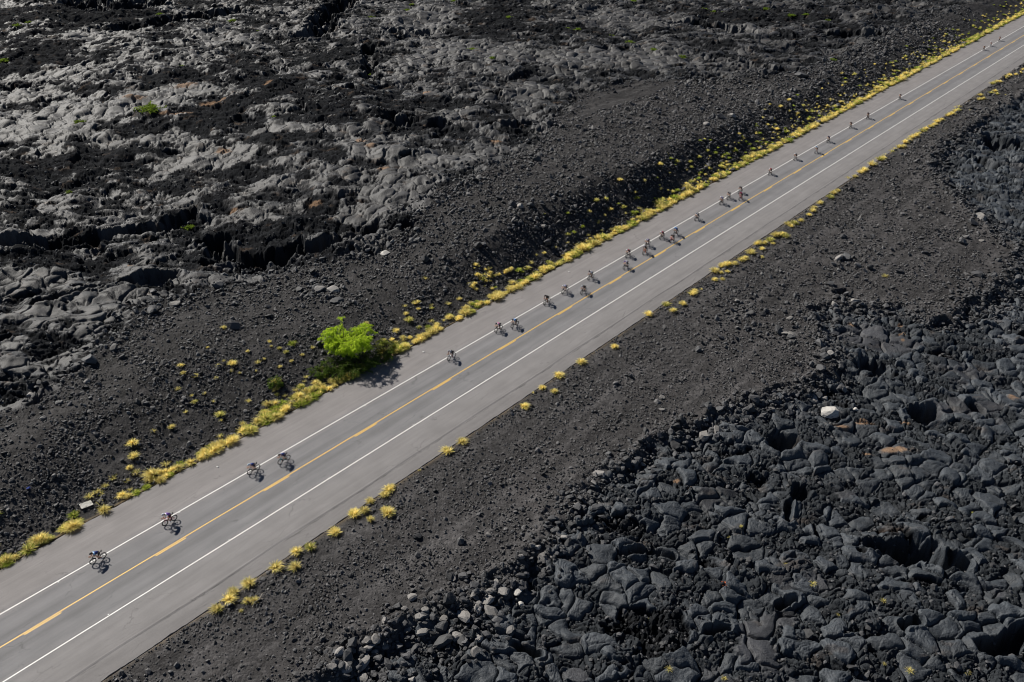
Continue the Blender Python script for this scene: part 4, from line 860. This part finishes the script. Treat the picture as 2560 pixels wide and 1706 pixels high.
HAND = [(2073, 1028, 52, 'largest pale cream boulder lying on ropy black lava', M_WHITEROCK, .5), (2103, 1024, 34, 'grey boulder touching the right end of the cream one', None, .6), (2140, 1018, 14, 'small cream stone right of the large cream boulder', M_WHITEROCK, .8), (964, 640, 26, 'white rock slab at the end of the long black ledge', M_WHITEROCK, .5), (981, 612, 11, 'pale upright stone above the white rock slab', M_PALEROCK, 2.2), (435, 764, 26, 'pale boulder at the left lava edge, white on its right side', M_PALEROCK, .7),
        (1830, 292, 30, 'light grey boulder on the rocky patch beside the far bank', M_PALEROCK, .7), (1804, 297, 26, 'dark angular boulder left of the light grey one', None, .9), (1765, 312, 20, 'grey boulder lying lower left of the angular dark one', M_PALEROCK, .7), (1343, 402, 26, 'round dark boulder standing alone on the gravel left of the bank', None, 1.0), (2001, 193, 30, 'large dark boulder at the edge of the upper gravel', None, .9), (669, 769, 20, 'grey boulder standing alone on the left gravel', None, .9), (545, 722, 36, 'big angular grey boulder where left lava meets gravel', None, .9), (624, 733, 16, 'small grey boulder right of the big angular one', None, 1.0),
        (803, 726, 26, 'light grey boulder in the rock pile above the bush', M_PALEROCK, .8), (833, 728, 28, 'second light grey boulder of the pile above the bush', M_PALEROCK, .8), (785, 708, 26, 'dark boulder topping the rock pile above the bush', None, .9), (843, 755, 30, 'lowest grey boulder of the pile above the bush', None, .8), (225, 910, 36, 'dark flat topped block at the left lava edge', None, .9), (220, 957, 22, 'white faced boulder in the left rock line', M_PALEROCK, .8), (380, 782, 34, 'grey boulder left of the pale one at the lava edge', None, .8),
        (940, 1601, 34, 'rounded tan boulder above the bottom rock pile', M_PALEROCK, .8), (905, 1650, 40, 'tall pale boulder in the bottom rock pile', M_PALEROCK, .9), (865, 1672, 36, 'pale boulder at the left of the bottom rock pile', M_PALEROCK, .8), (905, 1682, 34, 'grey boulder at the foot of the bottom rock pile', M_PALEROCK, .8), (1057, 1572, 30, 'rounded grey boulder on the gravel above the rock line', M_PALEROCK, .7), (1158, 1536, 38, 'whitish boulder in the lower rock line', M_PALEROCK, .8), (1160, 1592, 44, 'largest dark grey boulder in the lower rock line', None, .9), (1125, 1566, 30, 'pale wedge shaped boulder in the lower rock line', M_PALEROCK, .8), (1222, 1480, 32, 'long tan boulder in the rock line', M_PALEROCK, .6), (1240, 1463, 26, 'dark boulder behind the long tan one', None, .8), (1215, 1500, 36, 'brownish boulder below the long tan one', M_PALEROCK, .8), (1195, 1522, 24, 'upright pale boulder left of the smooth grey plate', M_PALEROCK, 1.3),
        (1357, 1390, 34, 'large pale boulder right of the gravel, at the lava edge', M_PALEROCK, .8), (1383, 1388, 24, 'grey boulder right of the large pale one', M_PALEROCK, .8), (1345, 1372, 18, 'small pale boulder above the large pale one', M_PALEROCK, .8), (1295, 1475, 26, 'whitish boulder at the lower tip of the rock line', M_WHITEROCK, .7), (1302, 1498, 20, 'small cream block below the whitish boulder', M_WHITEROCK, .6), (1395, 1337, 22, 'pale boulder high in the rock line', M_PALEROCK, .8), (1490, 1272, 34, 'large grey boulder at the head of the lava cleft', None, .9), (1500, 1262, 28, 'pale boulder behind the large grey one', M_PALEROCK, .8), (1440, 1270, 26, 'flat pale boulder on the gravel edge', M_PALEROCK, .6),
        (1588, 1153, 34, 'smooth dark boulder at the gravel corner', None, 1.0), (1769, 1080, 24, 'pale boulder in the upper rock line', M_PALEROCK, .9), (1763, 1048, 24, 'flat pale boulder above the upper rock line', M_PALEROCK, .7), (1780, 1060, 30, 'dark boulder in the upper rock line', None, .9), (1878, 1020, 32, 'tall grey boulder in the upper rock line', None, 1.1), (1690, 1110, 40, 'long grey boulder in the middle of the rock line', None, .6), (1920, 990, 26, 'flat grey boulder near the cream boulder', None, .6), (1960, 985, 20, 'grey boulder at the right end of the upper rock line', None, .7), (2035, 990, 36, 'brownish boulder above the cream one', M_PALEROCK, .8), (1043, 1345, 24, 'lone dark boulder on the lower gravel', None, .9), (1220, 1340, 16, 'lone pale stone on the lower gravel', M_PALEROCK, .7), (1655, 995, 22, 'flat pale stone in the middle of the lower gravel', M_PALEROCK, .4), (1657, 1025, 20, 'second flat pale stone of the lower gravel', M_PALEROCK, .5),
        (2455, 1108 - 505, 14, 'pale stone on the right hand gravel', M_PALEROCK, .7), (2405, 608, 26, 'dark boulder at the top of the right hand gravel', None, .9), (2440, 690, 26, 'dark boulder in the right hand rock line', None, .9), (2193, 800, 30, 'black broken block on the grey lava plates', None, .9), (2450, 545, 34, 'grey boulder above the right hand gravel', M_PALEROCK, .8), (2430, 560, 26, 'dark boulder left of the grey one above the right gravel', None, .9), (1980, 840, 30, 'flat grey slab on the rubble near the lava plates', M_PALEROCK, .4), (1960, 835, 26, 'second flat slab on the rubble near the lava plates', M_PALEROCK, .4), (1300, 520, 26, 'light grey boulder on the shaded far bank', M_PALEROCK, .8), (1325, 515, 24, 'grey boulder right of the light one on the bank', None, .8), (1370, 582, 26, 'grey boulder low on the shaded far bank', None, 1.0), (1040, 600 - 20, 18, 'flat grey boulder at the corner of the lava slabs', None, .6)]
for u, v, w, lab, mat, fl in HAND: place_rock(u, v, w, lab, mat, None, fl, rs.uniform(.95, 1.2))
# rows of boulders along the edge of the fill
def along(P, n, spread, side):
    seg = [math.hypot(b[0] - a[0], b[1] - a[1]) for a, b in zip(P[:-1], P[1:])]; tot = sum(seg); out = []
    for _ in range(n):
        q = rs.uniform(0, tot); i = 0
        while q > seg[i]: q -= seg[i]; i += 1
        f = q / seg[i]; a, b = P[i], P[i + 1]; nx, ny = -(b[1] - a[1]) / seg[i], (b[0] - a[0]) / seg[i]; o = rs.normal(side, spread)
        out.append((a[0] + (b[0] - a[0]) * f + nx * o, a[1] + (b[1] - a[1]) * f + ny * o))
    return out
cand = []
for (x, y) in along(LO_EDGE[1:30], 5200, 1.5, -.2): cand.append((x, y, rs.lognormal(-1.55, .45), 'lo'))
for (x, y) in along(UP_EDGE[1:24], 4200, 2.4, 0): cand.append((x, y, rs.lognormal(-1.6, .45), 'up'))
for _ in range(2600):      # coarse rock on the far bank
    s = rs.uniform(72, 330); t = T_UP + rs.uniform(5, 15); x, y = xy_of(s, t); cand.append((x, y, rs.lognormal(-1.7, .45), 'bank'))
for c0, n, sp in (((805, 720), 160, 1.8), ((900, 1665), 200, 1.8), ((1130, 1570), 220, 2.2), ((1220, 1490), 120, 1.5), ((2470, 750), 260, 3.5), ((1930, 790), 420, 6.0), ((2140, 640), 260, 6.0), ((1830, 300), 260, 7), ((1240, 520), 300, 5.5), ((1100, 590), 120, 4)):
    x0, y0 = at_ground(*c0)
    for _ in range(n): cand.append((x0 + rs.normal(0, sp), y0 + rs.normal(0, sp * 1.2), rs.lognormal(-1.45, .45), 'pile'))
def scatter_gravel(n):
    m = n * 6
    s = rs.uniform(-10, 300, m); up = rs.random(m) < .5
    t = np.where(up, T_UP + .3 + rs.uniform(0, 34, m), T_LO - .1 - rs.uniform(0, 30, m))
    x, y = xy_of(s, t); d = np.sqrt(x * x + y * y + CAMH ** 2)
    k = rs.lognormal(-2.48, .48, m) * np.where(up, 1.22, 1.0) * np.maximum(1, d / 115)
    keep = rs.random(m) < np.minimum(1, (115 / d) ** 2) * (.3 + .7 * sst(-.35, .25, perlin(x / 5, y / 5, 75)))
    i = np.flatnonzero(keep)[:n]
    return [(x[j], y[j], k[j], 'g') for j in i]
grav = scatter_gravel(NGRAV := 130000)
for _ in range(26000):     # loose clinker blocks out on the lava
    v = rs.uniform(0, 1706); u = rs.uniform(-300, 2860); x, y = at(u, v); d = math.sqrt(x * x + y * y + CAMH ** 2)
    grav.append((x, y, rs.lognormal(-1.9, .4) * max(1, d / 150), 'l'))
allc = cand + grav
X = np.array([c[0] for c in allc]); Y = np.array([c[1] for c in allc]); R = np.minimum(np.array([c[2] for c in allc]), .95)
GZ, GC, GR, GL = ground_chunked(X, Y)
ss_, tt_ = st_of(X, Y)
kindc = np.array([c[3] for c in allc])
ok = ((tt_ > T_UP + .35) | (tt_ < T_LO - .2)) & ~((kindc == 'g') & (GL > .5)) & ~((kindc == 'l') & ((GL < .5) | ((GR < .68) & (GZ > base(X, Y) - 1.2))))
ok &= ~((kindc != 'g') & (np.abs(tt_) < 11.5) & (R > .3)) & ((kindc == 'l') | (GZ > base(X, Y) - 2.5))
U, Vv = to_px(X, Y, GZ)
dist = np.sqrt(X * X + Y * Y + CAMH ** 2)
score = np.where(ok & (kindc != 'g') & (kindc != 'l') & (U > 0) & (U < 2560) & (Vv > 0) & (Vv < 1706), R / dist, -1)
NB = 296 - len(HAND)
top = set(int(i) for i in np.argsort(-score)[:NB])
GRP = {'lo': ('boulder in the lower rock line', 'boulders along the lower gravel edge'), 'up': ('boulder in the upper rock line', 'boulders along the upper gravel edge'), 'bank': ('rock on the shaded bank', 'rocks on the far bank'), 'pile': ('boulder in a loose rock pile', 'boulders in loose piles')}
for i in sorted(top):
    k = kindc[i]; r = float(R[i])
    o = link(bpy.data.objects.new('boulder', BM_[int(rs.integers(0, 10))])); o.location = (X[i], Y[i], GZ[i] + r * .35); o.scale = (r, r * rs.uniform(.8, 1), r * rs.uniform(.65, .95)); o.rotation_euler = (rs.uniform(-.5, .5), rs.uniform(-.5, .5), rs.uniform(0, 6.28))
    rgt = 'by the ' + beside(float(ss_[i])); pl_ = rs.random() < .22; szw = 'large ' if r > .55 else ('small ' if r < .38 else '')
    if pl_: o.material_slots[0].link = 'OBJECT'; o.material_slots[0].material = M_PALEROCK
    tag(o, szw + ('pale ' if pl_ else 'dark ') + GRP[k][0] + ', ' + rgt, 'boulder', GRP[k][1])
def merge_rocks(idx, name, label, bases, mat):
    Vs = []; Fs = []; off = 0
    for bi in range(len(bases)):
        sel = idx[bi::len(bases)]; B, Fa = bases[bi]; n = len(sel)
        if not n: continue
        a = rs.uniform(0, 6.2832, n); tl = rs.normal(0, .35, (n, 2)); r = R[sel]
        ca, sa = np.cos(a)[:, None], np.sin(a)[:, None]
        x = B[None, :, 0] * rs.uniform(.8, 1.25, (n, 1)); y = B[None, :, 1] * rs.uniform(.8, 1.1, (n, 1)); z = B[None, :, 2] * rs.uniform(.6, 1.1, (n, 1))
        z2 = z + tl[:, :1] * x + tl[:, 1:] * y
        P = np.stack([X[sel][:, None] + r[:, None] * (x * ca - y * sa), Y[sel][:, None] + r[:, None] * (x * sa + y * ca), GZ[sel][:, None] + r[:, None] * (z2 + .30)], -1)
        Vs.append(P.reshape(-1, 3)); Fs.append((Fa[None] + (np.arange(n) * len(B))[:, None, None] + off).reshape(-1, 3)); off += n * len(B)
    me = mesh_np(name, np.concatenate(Vs), np.concatenate(Fs), False); me.materials.append(mat)
    o = link(bpy.data.objects.new(name, me)); tag(o, label, 'gravel' if name == 'gravel' else 'rubble', kind='stuff')
ii = np.arange(len(allc))
M_GRAVEL = rock_material('loose_gravel', (.040, .0385, .0385), .3, 2.6, .75)
TINY = [rock_arrays(700 + k, 1, 5) for k in range(12)]
sel_g = ii[ok & (kindc == 'g')]; sel_r = np.array([i for i in ii[ok & (kindc != 'g')] if i not in top])
merge_rocks(sel_g, 'gravel', 'loose dark gravel stones strewn over both roadside strips', TINY, M_GRAVEL)
merge_rocks(sel_r, 'rubble', 'broken dark lava rubble along the gravel edges and on the lava', LITTLE, M_ROCK)

# ------------------------------------------------------------------ small finds: studs, litter, deadwood
M_STUD = simple('reflector_white', (.75, .75, .72), .4)
def stud(s, t, lab, grp):
    b = MB(); bmesh.ops.create_cube(b.bm, size=1)
    for w in b.bm.verts: w.co = Vector((w.co.x * .12 * (.7 if w.co.z > 0 else 1), w.co.y * .12 * (.8 if w.co.z > 0 else 1), (w.co.z + .5) * .025))
    o = b.build('road_stud', M_STUD, None, False); x, y = xy_of(s, t); o.location = (x, y, .008); o.rotation_euler = (0, 0, HANG); tag(o, lab, 'road stud', grp)
for n in range(-1, 26):
    stud(15.3 + 12.192 * n, -3.52, 'small white reflector stud beside the near white edge line', 'reflector studs along the near edge line')
    stud(14.1 + 12.192 * n, 3.50, 'small white reflector stud beside the far white edge line', 'reflector studs along the far edge line')
def sheet_thing(name, u, v, w, h, th, rot, rgb, label, cat, fold=.0, tilt=.15):
    b = MB(); r = rnd(int(u)); n = 5
    g = [[b.bm.verts.new(((i / n - .5) * w, (j / n - .5) * h, r.normal(0, fold))) for j in range(n + 1)] for i in range(n + 1)]
    for i in range(n):
        for j in range(n): b.bm.faces.new((g[i][j], g[i + 1][j], g[i + 1][j + 1], g[i][j + 1]))
    bmesh.ops.solidify(b.bm, geom=b.bm.faces[:], thickness=th)
    o = b.build(name, simple(name + '_surface', rgb, .6, 0, .2, 5), None, False); x, y = at_ground(u, v); o.location = (x, y, gz(x, y) + .22); o.rotation_euler = (tilt, tilt * .6, rot); tag(o, label, cat)
sheet_thing('discarded_board', 217, 1266, 1.15, .75, .03, .75, (.72, .70, .64), 'white discarded board lying among grass tufts on the far verge', 'board', .01)
sheet_thing('orange_scrap', 1815, 1452, .75, .45, .03, .2, (.70, .17, .05), 'crumpled orange and pale scrap lying on black lava', 'litter', .06)
sheet_thing('blue_scrap', 72, 1224, .35, .25, .02, .9, (.10, .16, .55), 'small blue scrap of litter on the dark left gravel', 'litter', .04)
sheet_thing('pale_scrap', 1442, 1307 - 600, .30, .22, .02, .4, (.7, .7, .7), 'pale scrap lying on the far shoulder beside the white edge line', 'litter', .02) if False else None
for u, v, lab in ((1059, 881, 'white paper scrap on the far shoulder, beside the bush'), (1423, 681, 'white paper scrap on the far shoulder, in mid picture'), (544, 1168, 'white paper scrap on the far shoulder, behind the nearest pair')):
    b = MB(); b.tube([(-.16, 0, .02), (0, .03, .03), (.16, 0, .02)], [.03, .05, .03], 5); o = b.build('paper_scrap', M_STUD); x, y = at(u, v); o.location = (x, y, .01); o.rotation_euler = (0, 0, -.5); tag(o, lab, 'litter')
tw = MB(); tw.tube([(-.7, -.15, .0), (-.3, .02, .12), (.1, .0, .08), (.6, .3, .16), (.9, .35, .1)], [.035, .04, .035, .025, .01], 6); tw.tube([(.1, 0, .08), (.3, -.2, .18), (.45, -.3, .14)], [.025, .018, .008], 5); tw.tube([(-.7, -.15, 0), (-.85, -.3, .1)], [.03, .01], 5)
x, y = at_ground(647, 1505); o = tw.build('dead_branch', simple('weathered_wood', (.34, .29, .23), .85, 0, .2)); o.location = (x, y, gz(x, y) + .12); o.rotation_euler = (0, 0, .85); tag(o, 'bleached dead branch lying on gravel below the near grass tufts', 'branch')

# ------------------------------------------------------------------ daylight
AZ, EL = math.radians(-48.8), math.radians(37.7)
SUN_STRENGTH, SKY_STRENGTH, EXPOSURE = 5.0, .05, .45
sd = Vector((math.sin(AZ) * math.cos(EL), math.cos(AZ) * math.cos(EL), math.sin(EL)))
l = bpy.data.lights.new('sun', 'SUN'); l.energy = SUN_STRENGTH; l.angle = math.radians(.5); l.color = (1.0, .955, .88)
lo = link(bpy.data.objects.new('sun', l)); lo.rotation_euler = (-sd).to_track_quat('-Z', 'Y').to_euler(); lo.location = sd * 100
w = bpy.data.worlds.new('World'); SC.world = w; w.use_nodes = True; nt = w.node_tree
sk = nt.nodes.new('ShaderNodeTexSky'); sk.sky_type = 'NISHITA'; sk.sun_disc = False; sk.altitude = 1500; sk.air_density = .6; sk.dust_density = .2; sk.sun_elevation = EL; sk.sun_rotation = AZ % (2 * math.pi)
bg = nt.nodes['Background']; bg.inputs['Strength'].default_value = SKY_STRENGTH; nt.links.new(sk.outputs[0], bg.inputs['Color'])
SC.view_settings.view_transform = 'Standard'; SC.view_settings.look = 'None'; SC.view_settings.exposure = EXPOSURE; SC.view_settings.gamma = 1
SC.cycles.filter_width = 1.05
cam = bpy.data.cameras.new('camera'); cam.sensor_fit = 'HORIZONTAL'; cam.sensor_width = 36; cam.lens = 36 * FPX / 2560; cam.clip_start = 1; cam.clip_end = 60000
co = link(bpy.data.objects.new('camera', cam)); co.location = (0, 0, CAMH); co.rotation_euler = (math.pi / 2 - PITCH, 0, 0); SC.camera = co
